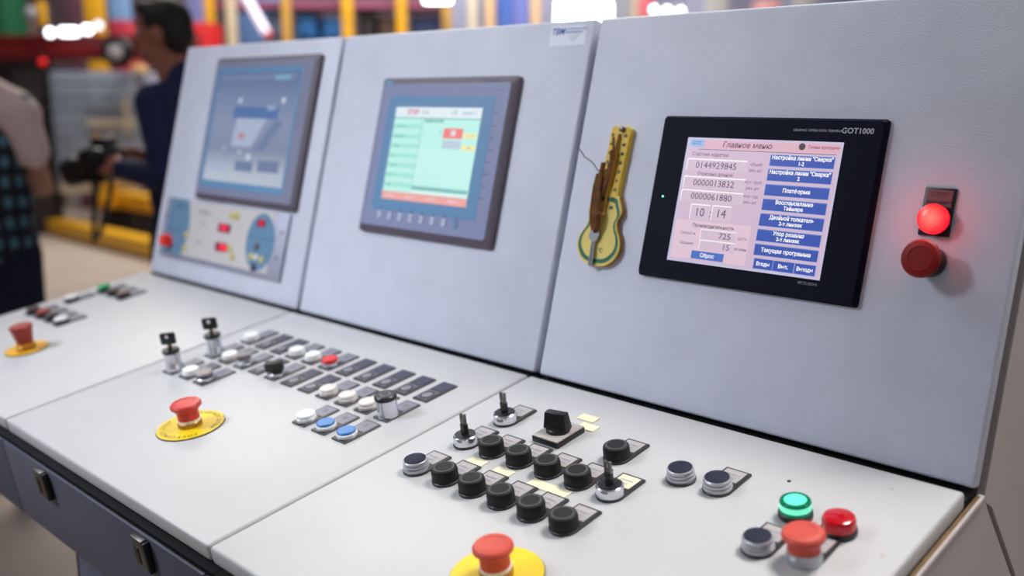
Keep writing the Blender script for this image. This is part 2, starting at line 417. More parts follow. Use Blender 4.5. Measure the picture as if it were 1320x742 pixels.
# tall chrome button with black cap
KIT['tall_barrel'] = MB().lathe([(.0150, .0022), (.0150, .006), (.0140, .010), (.0140, .026), (0, .026)], CHROME, 32, ).mesh('barrel')
b = MB(); b.lathe([(.0146, .0258), (.0152, .027), (.0152, .0315), (.0135, .033), (.0085, .033), (.0085, .0322), (.006, .0322), (.006, .0333), (0, .0333)], BLACK, 32)
b.lathe([(.0075, .0325), (.0075, .0331), (.0062, .0331)], LEGG, 28)
KIT['tall_cap'] = b.mesh('cap')
# right lid kit: legend holder with a rounded front around the button
def holder(m_leg=LEGP, r=.0165, y1=.043):
    b = MB(); pts = [(.0155, y1), (-.0155, y1)]
    pts += [(-r*math.cos(R(a)), -r*math.sin(R(a))) for a in range(0, 181, 12)]
    b.prism(pts, 0, .0034, PLATE, bev=.0008, seg=1)
    b.rect(-.0124, .016, .0124, y1-.0034, .0034, m_leg, th=.0003)
    b.text('mmm', 0, .030, .0075, GRY, z=.0039); b.text('mm', 0, .0235, .0075, GRY, z=.0039)
    return b.mesh('legend_holder')
KIT['holder'] = holder(); KIT['holder_cream'] = holder(LABY)
b = MB(); b.lathe([(.0152, .0030), (.0158, .0042), (.0156, .0150), (.0146, .0176), (.0128, .0186), (.0118, .0186)], BOOT, 40); KIT['boot'] = b.mesh('rubber_boot')
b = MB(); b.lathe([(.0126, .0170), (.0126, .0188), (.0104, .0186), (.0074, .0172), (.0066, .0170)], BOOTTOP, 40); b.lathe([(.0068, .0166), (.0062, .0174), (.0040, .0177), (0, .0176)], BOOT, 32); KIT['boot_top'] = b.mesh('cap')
b = MB(); b.lathe([(.0158, .0030), (.0160, .0042), (.0158, .0066), (.0142, .0070), (.0142, .0078), (.0154, .0081), (.0153, .0104), (.0139, .0108), (.0139, .0116), (.0149, .0119), (.0148, .0145), (.0140, .0153), (0, .0153)], ALU, 40); KIT['alu_ring'] = b.mesh('collar')
KIT['flat_black'] = MB().lathe([(.0132, .0150), (.0132, .0162), (.0124, .0166), (0, .0164)], mat('navy_black_cap', (38, 40, 58), .6, spec=.2), 36).mesh('cap')
b = MB(); b.lathe([(.0158, .0030), (.0160, .0042), (.0154, .013), (.0140, .014), (0, .014)], CHROME, 40); KIT['lock_ring'] = b.mesh('collar')
KIT['lock_top'] = MB().lathe([(.0132, .0138), (.0132, .0146), (0, .0146)], BLACK, 32).mesh('lock_face')
b = MB(); b.box((-.0042, -.0032, .0146), (.0042, .0032, .028), BLACK, bev=.0008)
for s_ in (-1, 1): b.box((s_*.0030-.0014, -.0018, .0275), (s_*.0030+.0014, .0018, .0415), STEEL, bev=.0004)
b.box((-.0040, -.0018, .027), (.0040, .0018, .035), STEEL, bev=.0004)
KIT['fork_key'] = b.mesh('key')
KIT['lamp_base'] = MB().lathe([(.0165, 0), (.0172, .001), (.0172, .0055), (.0160, .0065), (0, .0065)], BLACK, 40).mesh('lamp_base')
KIT['lens_red'] = MB().lathe([(.0158, .006), (.0160, .0155), (.0148, .0182), (.0125, .0192), (0, .0194)], REDLENS, 40).mesh('lens')
b = MB(); b.lathe([(.0158, .006), (.0160, .0095), (.0156, .0100)], GREENRIM, 40); b.lathe([(.0155, .0095), (.0157, .0118), (.0150, .0123), (.0150, .0126), (.0157, .0132), (.0156, .0166)], GREENLIT, 40)
b.lathe([(.0157, .0164), (.0155, .0180), (.0146, .0190), (.0140, .0190)], GREENRIM, 40); b.lathe([(.0141, .0187), (.0100, .0191), (0, .0192)], GREENLIT, 40)
KIT['lens_green'] = b.mesh('lens')

def put(i, name, kit, x, y, subs=(), label=None, rz=0, fr=None):
    o = link(name, KIT[kit], BAY[i], BT[i]@(fr or FD)@T((x, y, 0))@Matrix.Rotation(R(rz), 4, 'Z'), label)
    for nm, k in subs: link(nm, KIT[k], o, Matrix.Identity(4))
    return o
# ---- middle lid
PX = .0458; X0 = .5290
ca = lambda k: X0-PX*k
YA, YB, YC = -.1250, -.1945, -.2655
for k in range(11):
    x = ca(10-k); n = k+1
    if n in (1, 4, 5): put(1, 'push_button', 'plate', x, YA, (('collar', 'collar_white'), ('cap', 'cap_white')), 'white round push button in the back row beside %s' % {1: 'the left seam', 4: 'a second white one', 5: 'the red one'}[n])
    elif n == 6: put(1, 'push_button', 'plate', x, YA, (('collar', 'collar_chrome'), ('cap', 'cap_red')), 'bright red round push button in the back row')
    else: put(1, 'blank_plug', 'blank', x, YA, label='dark blank legend plate in the back row')
for n in range(1, 12):
    x = ca(11-n)
    if n == 1: put(1, 'key_switch', 'plate', x, YB, (('barrel', 'key_barrel'), ('ring', 'key_ring'), ('key_blade', 'key_blade'), ('key_head', 'key_head')), 'chrome key switch with black key nearest the panel seam')
    elif n == 2: put(1, 'push_button', 'plate', x, YB, (('collar', 'collar_cream'), ('cap', 'cap_white')), 'white push button beside the rear key switch')
    elif n == 3: put(1, 'selector_switch', 'plate', x, YB, (('collar', 'collar_chrome'), ('knob', 'knob_taupe')), 'chrome selector with a grey lever')
    elif n == 5: put(1, 'selector_switch', 'plate', x, YB, (('collar', 'collar_chrome'), ('knob', 'knob_black')), 'chrome selector with a tall black knob')
    elif n in (8, 9, 10): put(1, 'push_button', 'plate', x, YB, (('collar', 'collar_cream'), ('cap', 'cap_cream')), 'cream scalloped lamp button in the middle row')
    elif n == 11: put(1, 'push_button', 'plate', x, YB-.001, (('barrel', 'tall_barrel'), ('cap', 'tall_cap')), 'tall chrome button with a black dial cap at the row end')
    else: put(1, 'blank_plug', 'blank', x, YB, label='dark blank legend plate in the middle row')
for n in (1, 2, 3, 9, 10, 11):
    x = ca(11-n)
    if n == 1: put(1, 'key_switch', 'plate', x, YC-.004, (('barrel', 'key_barrel'), ('ring', 'key_ring'), ('key_blade', 'key_blade'), ('key_head', 'key_head')), 'chrome key switch with black key nearest the operator')
    elif n == 2: put(1, 'push_button', 'plate', x, YC, (('collar', 'collar_white'), ('cap', 'cap_white')), 'white push button beside the front key switch')
    elif n == 3: put(1, 'push_button', 'plate', x, YC, (('collar', 'collar_chrome'), ('cap', 'cap_black'), ('inset', 'cap_taupe')), 'chrome button with a black rim and taupe top')
    elif n == 9: put(1, 'push_button', 'plate', x, YC, (('collar', 'collar_white'), ('cap', 'cap_white')), 'white push button at the start of the front row, beside the blue ones')
    else: put(1, 'push_button', 'plate', x, YC, (('collar', 'collar_white'), ('cap', 'cap_blue')), 'blue topped push button in the front row')
# ---- left lid
for x, y, c_, lb in ((-.538, -.266, 'cap_dark', 'dark push button at the row end'), (-.492, -.264, 'cap_brick', 'brick red push button'), (-.447, -.264, 'cap_dark', 'dark push button beside the white one'), (-.402, -.264, 'cap_white', 'white push button at the end of the front row'),
                    (-.540, -.186, 'cap_white', 'single white push button at the lid edge'),
                    (-.535, -.117, 'cap_green', 'green push button'), (-.488, -.117, 'cap_dark', 'dark push button beside the green one'), (-.443, -.117, 'cap_brown', 'brown push button')):
    put(0, 'push_button', 'plate', x, y, (('collar', 'collar_black'), ('cap', c_)), lb)
# ---- right lid
LX, LP = .683, .0455
YR = (-.1250, -.1960, -.2730)
c2 = lambda k: LX+LP*k
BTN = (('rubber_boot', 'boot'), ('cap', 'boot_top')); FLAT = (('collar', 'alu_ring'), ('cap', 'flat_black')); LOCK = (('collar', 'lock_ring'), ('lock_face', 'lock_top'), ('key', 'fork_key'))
put(2, 'key_switch', 'holder', c2(0), YR[0], LOCK, 'chrome key switch with a forked key nearest the doors', rz=0)
put(2, 'key_switch', 'holder', c2(0), YR[1], LOCK, 'chrome key switch with a forked key at the left of the button block')
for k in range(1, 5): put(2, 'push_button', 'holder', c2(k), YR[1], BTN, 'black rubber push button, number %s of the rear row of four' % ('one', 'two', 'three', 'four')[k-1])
put(2, 'key_switch', 'holder_cream', c2(5), YR[1], LOCK, 'chrome key switch with a forked key and cream legend at the right of the block', rz=0)
put(2, 'push_button', 'holder', c2(0)-.004, YR[2]-.002, FLAT, 'flat black push button in an aluminium ring by the lid seam')
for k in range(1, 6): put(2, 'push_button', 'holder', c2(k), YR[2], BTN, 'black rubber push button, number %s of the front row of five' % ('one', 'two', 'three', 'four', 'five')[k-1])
put(2, 'push_button', 'holder', c2(4)+.001, YR[0]-.002, BTN, 'lone black rubber push button behind the rows')
KIT['no_holder'] = MB().lathe([(.0165, 0), (.0168, .001), (.0168, .003), (.0158, .0034), (0, .0034)], PLATE, 36).mesh('base_ring')
put(2, 'push_button', 'no_holder', .9555, -.128, FLAT, 'flat black push button in a ribbed aluminium ring without a legend')
put(2, 'push_button', 'holder', 1.0005, -.125, FLAT, 'flat black push button in a ribbed aluminium ring with a grey legend')
put(2, 'push_button', 'holder', 1.0915, -.1985, FLAT, 'flat black push button in an aluminium ring beside the red mushroom')
put(2, 'indicator_lamp', 'lamp_base', 1.0925, -.1275, (('lens', 'lens_green'),), 'lit green indicator lamp')
put(2, 'indicator_lamp', 'lamp_base', 1.1405, -.1315, (('lens', 'lens_red'),), 'unlit dark red indicator lamp')
# rotary switch on a square plate
b = MB(); b.box((-.021, -.026, 0), (.021, .026, .0075), BLACK, bev=.0012); b.box((-.0205, -.0255, .0072), (.0205, .0255, .0090), mat('stone_grey_plastic', (176, 168, 162), .45), bev=.0007)
rs = b.build('rotary_switch', BAY[2], BT[2]@FD@T((.7705, -.121, 0)), 'black rotary switch on a square grey topped plate')
b = MB(); b.lathe([(.0150, .009), (.0150, .013), (.0138, .0145), (0, .0145)], BLACK, 32)
b.prism([(-.016, -.0075), (.016, -.0075), (.0175, 0), (.016, .0075), (-.016, .0075), (-.0175, 0)], .013, .034, BLACK, bev=.0015, M=Matrix.Rotation(R(10), 4, 'Z'), top=[(-.0135, -.0055), (.0135, -.0055), (.0145, 0), (.0135, .0055), (-.0135, .0055), (-.0145, 0)])
b.build('knob', rs, Matrix.Identity(4))
# label strips
for (x, y, w_, h_, m_, lb) in ((.7285, -.2225, .026, .0145, LABY, 'blank cream label strip between the button rows, left one'), (.7730, -.2225, .027, .0145, LABY, 'blank cream label strip between the button rows, middle one'),
                           (.8435, -.2215, .057, .0145, LABY, 'long cream label strip between the button rows'), (.7705, -.0635, .027, .015, LABY, 'cream label strip behind the rotary switch, rear one'), (.7860, -.0830, .027, .015, LABY, 'cream label strip touching the rotary switch plate')):
    b = MB(); b.prism(rrect(-w_/2, -h_/2, w_/2, h_/2, .001), 0, .0012, m_)
    b.build('label_strip', BAY[2], BT[2]@FD@T((x, y, 0)), lb)
MB().lathe([(.0022, 0), (.0022, .0004), (0, .0004)], INK, 12).build('screw_hole', BAY[2], BT[2]@FD@T((1.0542, -.0705, 0)))

# emergency stops
def estop(i, x, y, capm, discm, disc=True, colm=None, dsc=1.0, h=.037, rcap=.0215, conic=False, label=None, fr=None, text=True, hold=None):
    b = MB()
    if conic: prof = [(.0128, .010), (.0145, .018), (.0190, h-.006), (.0205, h-.003), (.0195, h), (0, h+.0006)]
    else: prof = [(.0150, .012), (.0150, h-.0125), (.0165, h-.0105), (rcap-.0025, h-.0085), (rcap, h-.006), (rcap, h-.003), (rcap-.002, h-.0006), (rcap*.62, h+.0004), (rcap*.58, h-.0002), (0, h)]
    b.lathe(prof, capm, 44)
    o = b.build('emergency_stop_button', BAY[i], BT[i]@(fr or FD)@T((x, y, 0)), label)
    b = MB(); base = .002 if disc else 0
    b.lathe([(.0165, base), (.0168, base+.001), (.0165, .0085), (.0155, .0095), (0, .0095)], (colm or ALU) if not disc else mat('amber_steel_collar', (168, 128, 70), .35, .7), 40)
    if disc:
        b.lathe([(.0158, .009), (.0160, .0125), (0, .0125)], WHITEP if not conic else YELD, 40, rfun=lambda a, z: 1+.03*math.cos(16*a))
    else: b.lathe([(.0160, .009), (.0160, .0125), (0, .0125)], colm or ALU, 40)
    b.build('collar', o, Matrix.Identity(4))
    if disc:
        b = MB(); b.lathe([(.0468, 0), (.0472, .0004), (.0472, .0012), (.0468, .0016)], INK, 56); b.lathe([(.0466, .0003), (.0464, .0021), (0, .0022)], discm, 56)
        if text:
            word = 'EMERGENCY STOP'
            for half in (0, 1):
                for k, ch in enumerate(word):
                    if ch == ' ': continue
                    a = R(90-(k-6.5)*11.0+180*half)
                    b.text(ch, 0, 0, .0085, INK, z=.0026, M=Matrix.Rotation(a, 4, 'Z')@T((.0385, 0, 0))@Matrix.Rotation(R(-90), 4, 'Z'))
        b.build('yellow_disc', o, Matrix.Diagonal((dsc, dsc, 1, 1)), 'round yellow backing disc')
    if hold: link('legend_holder', KIT[hold], o, Matrix.Identity(4))
    return o
estop(0, -.310, -.3655, REDBR, YELD, h=.046, conic=True, dsc=.80, label='brick red emergency stop on an amber disc', text=False)
estop(1, .2976, -.3654, REDP, YEL, label='red mushroom emergency stop on a yellow lettered disc')
estop(2, .9095, -.3720, REDF, YEL, h=.036, rcap=.0202, label='faded red emergency stop on a yellow disc near the front edge', text=False)
estop(2, 1.1350, -.1905, REDF, YEL, disc=False, h=.032, rcap=.0202, label='faded red mushroom button on an aluminium collar', hold='holder')
estop(2, 1.1305, .2215, mat('dark_red_mushroom', (138, 14, 8), .5, spec=.3), YEL, disc=False, h=.034, rcap=.0205, colm=BLACK, label='dark red mushroom stop button on the upright door', fr=FP)
# red lamp on the door
b = MB(); b.box((-.0165, -.017, 0), (.0165, .035, .0035), BLACK, bev=.0008)
b.rect(-.0135, .0145, .0135, .0325, .0035, mat('maroon_legend', (112, 78, 84), .5), th=.0004)
b.text('СТОП', 0, .0275, .0062, INK, z=.0042); b.text('Аварийный', 0, .0195, .0050, INK, z=.0042)
lp = b.build('indicator_lamp', BAY[2], BT[2]@FP@T((1.1285, .2665, 0)), 'glowing red indicator lamp under a small dark name plate')
MB().lathe([(.0168, .003), (.0168, .007), (0, .007)], BLACK, 36).build('lamp_ring', lp, Matrix.Identity(4))
MB().lathe([(.0160, .006), (.0162, .0135), (.0150, .0165), (.0110, .0185), (.0060, .0191), (0, .0194)], REDLIT, 40).build('lens', lp, Matrix.Identity(4))
pl = bpy.data.lights.new('lamp_glow', 'POINT'); pl.energy = .05; pl.color = (1, .05, .06); pl.shadow_soft_size = .012
plo = bpy.data.objects.new('lamp_glow', pl); C.objects.link(plo); plo.parent = lp; plo.location = (0, 0, .036)

# ------------------------------------------------------------------ touchscreens
def top_thing(name, fr, label, cat, group=None): return empty(name, fr, label, cat, group)
def bezel(b, w_, h_, th, ch, m_face, m_side, mface_inner=None, r=.004):
    o = rrect(0, 0, w_, h_, r); inn = rrect(ch, ch, w_-ch, h_-ch, max(r-.001, .001))
    b.prism(o, 0, th*.45, m_side); b.prism(o, th*.45, th, m_side, top=inn)
    b.prism(inn, th-.0002, th+.0002, m_face)
# --- black terminal
g = top_thing('touchscreen_terminal', FP@T((.7574, .1604, 0)), 'black framed touchscreen showing a pink menu with blue buttons', 'touchscreen', 'operator touchscreens on the console doors')
b = MB(); bezel(b, .303, .214, .0100, .0035, BEZK, BEZK)
EDGE = mat('black_terminal_edge', (24, 22, 30), .3)
b.build('bezel', g, Matrix.Identity(4))
LG = mat('silver_print', (190, 192, 205), .4)
b = MB(); b.text('GOT1000', .2705, .1985, .0092, LG, z=.0104, bold=.00015); b.text('GRAPHIC OPERATION TERMINAL', .2225, .1980, .0042, LG, z=.0104)
b.text('MITSUBISHI', .2425, .0190, .0048, mat('grey_print', (120, 122, 135), .4), z=.0104, bold=.0001)
b.build('bezel_print', g, Matrix.Identity(4), 'silver lettering on the frame')
MB().lathe([(.0014, .0098), (.0014, .0106), (0, .0108)], mat('green_power_led', (60, 230, 160), .3, emit=(150, 255, 210), es=1.3), 14).build('power_light', g, T((.0215, .106, 0)))
SW, SH = .2117, .1605
sc_ = MB(); bg = screen('menu_pink', (206, 180, 202)); sc_.prism([(0, 0), (SW, 0), (SW, SH), (0, SH)], -.0002, .0004, screen('menu_frame', (196, 190, 216)))
sc_.rect(.004, .003, SW-.0028, SH-.003, .0004, bg, th=.0003)
sm = sc_.build('screen', g, T((.0451, .0246, .0100)), 'lit screen with a pink operator menu')
b = MB(); z = .0008
bA = screen('menu_blue', (58, 84, 172)); bL = screen('menu_blue_light', (104, 136, 206)); bW = screen('menu_white', (248, 244, 250)); bP = screen('menu_field', (208, 186, 206)); bI = screen('menu_ink', (84, 62, 92)); bB = screen('menu_band', (216, 172, 188)); bT = screen('menu_tag', (150, 182, 222))
def fr_(a, b_): return a*SW, b_*SH
def rc(x0, y0, x1, y1, m_, zz=z): b.rect(x0*SW, y0*SH, x1*SW, y1*SH, zz, m_, th=.0002)
rc(.12, .915, .985, .985, bB); rc(.022, .925, .125, .985, bT); rc(.09, .905, .97, .909, bI)
rc(.02, .30, .535, .335, screen('menu_pale', (222, 194, 210))) ; rc(.02, .03, .535, .302, screen('menu_pale2', (220, 192, 208)))
yy = [(.806, .886), (.694, .778), (.582, .662), (.470, .551), (.350, .440), (.236, .320), (.128, .208)]
for y0, y1 in yy:
    rc(.578, y0-.004, .968, y1+.004, bL, z); rc(.582, y0, .966, y1-.003, bA, z+.0003)
for xa, xb in ((.592, .708), (.715, .838), (.846, .966)):
    rc(xa-.003, .022, xb+.003, .102, bL, z); rc(xa, .026, xb, .098, bA, z+.0003)
rc(.166, .034, .392, .102, bL, z); rc(.170, .038, .388, .098, screen('menu_blue_mid', (74, 110, 190)), z+.0003)
# number fields
for x0, y0, x1, y1 in ((.030, .738, .435, .822), (.028, .596, .445, .680), (.026, .488, .445, .571), (.112, .345, .240, .460), (.262, .350, .385, .462), (.210, .196, .445, .268), (.215, .114, .450, .184)):
    rc(x0-.006, y0, x1, y1+.010, bW, z); rc(x0, y0, x1, y1, bP, z+.0003)
b.build('screen_tiles', sm, Matrix.Identity(4))
b = MB(); zt = .0016
def tx(s_, x, y, size, m_=bW, al='CENTER', sx=1.0, bold=.0, sh=0): b.text(s_, x*SW, y*SH, size, m_, z=zt, align=al, sx=sx, bold=bold, shear=sh)
tx('Главное меню', .415, .948, .0098, bI, sx=1.0, bold=.00012, sh=.15)
tx('GOT', .072, .955, .0068, screen('menu_tag_ink', (96, 130, 196)), bold=.0002)
b.lathe([(.0042, zt-.0004), (.0042, zt), (0, zt)], screen('menu_knob', (74, 50, 66)), 24, M=T((.762*SW, .957*SH, 0)))
tx('Смена программ', .892, .955, .0052, screen('menu_red_ink', (150, 70, 96)), sx=.9, bold=.0001)
tx('Счётчик каретки', .18, .866, .0066, bI); tx('Отрезано длиной', .235, .711, .0062, bI)
tx('0144929845', .232, .778, .0118, bI, sx=1.02); tx('0000013832', .236, .637, .0118, bI, sx=1.02); tx('0000061880', .236, .529, .0118, bI, sx=1.02)
tx('10', .176, .402, .0150, bI); tx(':', .251, .402, .0150, bI); tx('14', .323, .405, .0150, bI)
for y in (.806, .668, .560): tx({.806: 'общий', .668: 'кол. труб', .560: 'кол. год'}[y], .498, y, .0052, bI); tx('рез. шт.', .502, y-.046, .0052, bI)
tx('Производительность', .285, .300, .0062, bI, sx=.95, bold=.0001)
tx('Скорость', .122, .232, .0050, bI); tx('Задание', .122, .152, .0050, bI); tx('725', .375, .232, .0104, bI, sx=1.15); tx('15', .395, .149, .0104, bI, sx=1.1); tx('шт/ч', .492, .232, .0056, bI); tx('м/мин', .492, .150, .0056, bI)
tx('Сброс', .279, .068, .0068, bW, bold=.00018)
bd = .00022
for (l1, l2), (y0, y1) in zip((('Настройка линии "Сварка"', '1-2'), ('Настройка линии "Сварка"', '2'), ('Платформа', ''), ('Восстановление', 'Таймера'), ('Двойной толкатель', '2-х линеек'), ('Упор резания', '2-х линеек'), ('Текущая программа', '')), yy):
    ym = (y0+y1)/2
    if l2: tx(l1, .775, ym+.021, .0066, bW, sx=.92, bold=bd); tx(l2, .775, ym-.020, .0062, bW, sx=.95, bold=bd)
    else: tx(l1, .775, ym, .0068, bW, sx=.95, bold=bd)
tx('Входы', .650, .061, .0064, bW, sx=.9, bold=bd); tx('Вых.', .776, .061, .0064, bW, bold=bd); tx('Выходы', .906, .061, .0064, bW, sx=.85, bold=bd)
b.build('screen_text', sm, Matrix.Identity(4))

# --- cyan terminal (middle door)
g = top_thing('touchscreen_terminal', FP@T((.148, .163, 0)), 'blue grey framed touchscreen with a pale cyan picture and a row of keys below', 'touchscreen', 'operator touchscreens on the console doors')
b = MB(); bezel(b, .331, .2695, .0125, .012, BEZG, BEZSIDE, r=.006); b.build('bezel', g, Matrix.Identity(4))
b = MB(); b.rect(.034, .040, .292, .236, .0127, BEZT, th=.0003)
for k in range(8): b.rect(.293, .075+k*.019, .303, .075+k*.019+.0012, .0127, mat('bezel_groove', (84, 92, 126), .5), th=.0004)
b.build('membrane', g, Matrix.Identity(4), 'teal border around the picture')
b = MB(); b.rect(.014, .258, .034, .262, .0127, mat('maker_tag', (70, 160, 200), .4), th=.0003); b.text('SIEMENS', .024, .260, .0046, mat('maker_tag_ink', (120, 206, 226), .4), z=.0133, bold=.0002)
b.text('SIMATIC PANEL', .278, .260, .0056, mat('navy_print', (58, 62, 100), .4), z=.0129, bold=.0001); b.text('TOUCH', .302, .245, .003, BEZSIDE, z=.0129)
b.build('bezel_print', g, Matrix.Identity(4))
KW = mat('pale_key', (196, 204, 226), .4)
for k in range(8):
    b = MB(); b.prism(rrect(-.0052, -.0075, .0052, .0055, .0015), .0125, .0140, KW if k < 7 else BEZT, bev=.0004, seg=1); b.rect(-.0022, .0072, .0022, .0112, .0127, INK, th=.0003)
    b.text('F%d' % (k+1), 0, -.001, .0058, BEZG, z=.0142)
    b.build('key', g, T((.0595+k*.0272, .0325, 0)))
w2, h2 = .211, .158
b = MB(); b.rect(0, 0, w2, h2, 0, screen('cyan_picture', (190, 242, 232), 1.0), th=.0004)  # picture colours paled, the glossy haze over the glass put into them
sm = b.build('screen', g, T((.0565, .0592, .0128)), 'lit screen with a pale cyan picture')
b = MB(); zz = .0005
def q(x0, y0, x1, y1, m_, dz=0): b.rect(x0*w2, y0*h2, x1*w2, y1*h2, zz+dz, m_, th=.0002)
cw = screen('cyan_header', (226, 236, 244)); cr = screen('cyan_red', (238, 132, 130)); cy_ = screen('cyan_yellow', (240, 236, 176)); ck = screen('cyan_ink', (96, 150, 150)); cb = screen('cyan_bar', (132, 190, 188)); cpk = screen('cyan_footer', (238, 168, 164)); cm = screen('cyan_row', (164, 230, 214)); cl = screen('cyan_light', (196, 244, 236)); cg = screen('cyan_grey', (190, 206, 220))
q(0, .89, 1, 1, cw); q(0, 0, 1, .085, cpk); q(.615, .680, .832, .785, cr); q(.84, .685, .985, .74, cy_); q(.84, .565, .995, .62, cy_); q(.62, .575, .83, .66, cg)
for k in range(7): q(.01, .77-k*.105, .36, .815-k*.105, cm)
q(.345, .20, .99, .555, cl); q(.345, .125, .99, .165, cb); q(.345, .09, .99, .125, screen('cyan_strip', (214, 246, 240))); q(.345, .195, .352, .86, cb); q(0, .875, 1, .889, cb)
b.build('screen_tiles', sm, Matrix.Identity(4))
b = MB(); zt = .0011
def t2(s_, x, y, size, m_, al='CENTER', bold=0): b.text(s_, x*w2, y*h2, size, m_, z=zt, align=al, bold=bold)
t2('Линия резки', .48, .858, .0080, ck, bold=.0002); t2('STOP', .22, .945, .0120, screen('cyan_red_ink', (206, 110, 120)), bold=.0004); t2('12:04', .36, .945, .009, ck); t2('110', .70, .945, .010, ck); t2('рецепт 5', .87, .945, .0075, ck)
t2('38', .725, .732, .0125, cw, bold=.0005); t2('=', .58, .732, .01, ck)
for k in range(7): t2(('скорость', 'давление', 'длина', 'шаг', 'подача', 'нож', 'зона')[k], .03, .79-k*.105, .0062, ck, 'LEFT')
for k in range(4): t2('авария %d' % (k+1), .04+k*.25, .042, .0058, cw, 'LEFT')
t2('12  0  45', .92, .712, .005, ck); t2('140', .92, .59, .006, ck)
b.build('screen_text', sm, Matrix.Identity(4))

# --- grey monitor (left door)
g = top_thing('touchscreen_terminal', FP@T((-.4398, .1782, 0)), 'large grey framed screen with a dim blue picture on the far left door', 'touchscreen', 'operator touchscreens on the console doors')
b = MB(); bezel(b, .3856, .3054, .0125, .011, BEZM, BEZSIDE, r=.006); b.build('bezel', g, Matrix.Identity(4))
b = MB(); b.rect(.022, .027, .343, .281, .0127, BEZT, th=.0003); b.build('membrane', g, Matrix.Identity(4), 'teal border around the picture')
w3, h3 = .303, .229
MONBG = bpy.data.materials.new('dim_monitor_picture'); MONBG.use_nodes = True
nt = MONBG.node_tree; pb = nt.nodes['Principled BSDF']; pb.inputs['Base Color'].default_value = (.01, .012, .02, 1); pb.inputs['Roughness'].default_value = .22
tc = nt.nodes.new('ShaderNodeTexCoord'); sp = nt.nodes.new('ShaderNodeSeparateXYZ'); mp = nt.nodes.new('ShaderNodeMapRange'); rp = nt.nodes.new('ShaderNodeValToRGB')
mp.inputs['From Min'].default_value = 0; mp.inputs['From Max'].default_value = h3
cr_ = rp.color_ramp; cr_.elements[0].color = lin((196, 204, 218)); cr_.elements[1].color = lin((96, 114, 150))
for p_, c_ in ((.10, (186, 196, 212)), (.30, (136, 148, 174)), (.55, (140, 152, 180)), (.8, (120, 138, 172))):
    e = cr_.elements.new(p_); e.color = lin(c_)
nt.links.new(tc.outputs['Object'], sp.inputs[0]); nt.links.new(sp.outputs['Y'], mp.inputs['Value']); nt.links.new(mp.outputs[0], rp.inputs[0]); nt.links.new(rp.outputs[0], pb.inputs['Emission Color']); pb.inputs['Emission Strength'].default_value = .85
b = MB(); b.rect(0, 0, w3, h3, 0, MONBG, th=.0004)
sm = b.build('screen', g, T((.0335, .0410, .0128)), 'dim blue grey machine picture')
b = MB()
def q3(x0, y0, x1, y1, m_, dz=0): b.rect(x0*w3, y0*h3, x1*w3, y1*h3, .0005+dz, m_, th=.0002)
mb_ = screen('monitor_blue', (84, 112, 164)); ml = screen('monitor_light', (196, 208, 228)); ms = screen('monitor_slate', (112, 126, 160)); mk = screen('monitor_haze', (164, 176, 200))
q3(.02, .93, .98, .985, ms); q3(.72, .93, .9, .975, screen('monitor_cyan', (130, 176, 206)))
q3(.27, .585, .82, .69, mb_)
b.prism([(.30*w3, .33*h3), (.56*w3, .33*h3), (.70*w3, .585*h3), (.33*w3, .585*h3)], .0006, .0008, mk)
b.prism([(.60*w3, .30*h3), (.72*w3, .30*h3), (.90*w3, .56*h3), (.80*w3, .58*h3)], .0006, .0008, ms)
b.rect(.38*w3, .40*h3, .46*w3, .45*h3, .0009, screen('monitor_red', (178, 130, 150)), th=.0002)
q3(.08, .10, .30, .16, mk); q3(.40, .11, .62, .2, ms); q3(.68, .12, .93, .22, ms); q3(.68, .66, .78, .70, mk)
for k in range(6): q3(.06+k*.15, .80, .15+k*.15, .84, ms)
for cx_, cy_2, r_2 in ((.33, .745, .018), (.86, .75, .02), (.22, .31, .010), (.55, .24, .022), (.43, .28, .012)): b.lathe([(r_2*w3, .0006), (r_2*w3, .0009), (0, .0009)], ml, 20, M=T((cx_*w3, cy_2*h3, 0)))
b.build('screen_tiles', sm, Matrix.Identity(4))

# --- keypad panel below the grey monitor
g = top_thing('keypad_panel', FP@T((-.560, .040, 0)), 'low keypad panel with blue areas, red digits and a red button under the grey screen', 'keypad panel')
KPF = mat('keypad_steel', (166, 166, 184), .4, .3); KPB = mat('keypad_blue', (104, 142, 172), .45, vary=.05); KPC = mat('keypad_beige', (208, 202, 200), .45); KPY = mat('keypad_yellow', (206, 192, 120), .5); DRED = mat('digit_red', (120, 10, 30), .3, emit=(255, 50, 84), es=1.0); DDIM = mat('digit_window', (84, 20, 44), .3, emit=(90, 20, 50), es=.6)
b = MB(); b.prism(rrect(0, 0, .490, .132, .003), 0, .005, KPF, bev=.0015); b.build('face_plate', g, Matrix.Identity(4))
b = MB(); b.rect(.030, .010, .442, .131, .005, KPC, th=.0004)
pts = [(.020, .008), (.098, .008)] + [(.098+.030*math.sin(math.pi*(.12+.76*k/12))-.011, .008+.123*k/12) for k in range(13)] + [(.098, .131), (.020, .131)]
b.prism(pts, .0052, .0058, KPB); b.prism(ell(.403, .069, .050, .0575), .0052, .0058, KPB)
b.rect(.352, .076, .454, .0775, .0058, mat('keypad_line', (70, 104, 134), .5), th=.0002); b.rect(.362, .045, .446, .0462, .0058, MATS['keypad_line'], th=.0002); b.rect(.03, .062, .1, .0632, .0058, MATS['keypad_line'], th=.0002)
b.text('F', .062, .114, .016, mat('keypad_ink', (36, 60, 96), .5), z=.0061, bold=.0008, shear=.2); b.text('Eurotherm', .092, .115, .0080, MATS['keypad_line'], z=.0061)
b.text('Температура', .172, .110, .0078, INK, z=.0057); b.text('факт', .172, .0855, .0080, INK, z=.0057); b.text('задание', .166, .046, .0066, GRY, z=.0057)
b.build('membrane', g, Matrix.Identity(4))
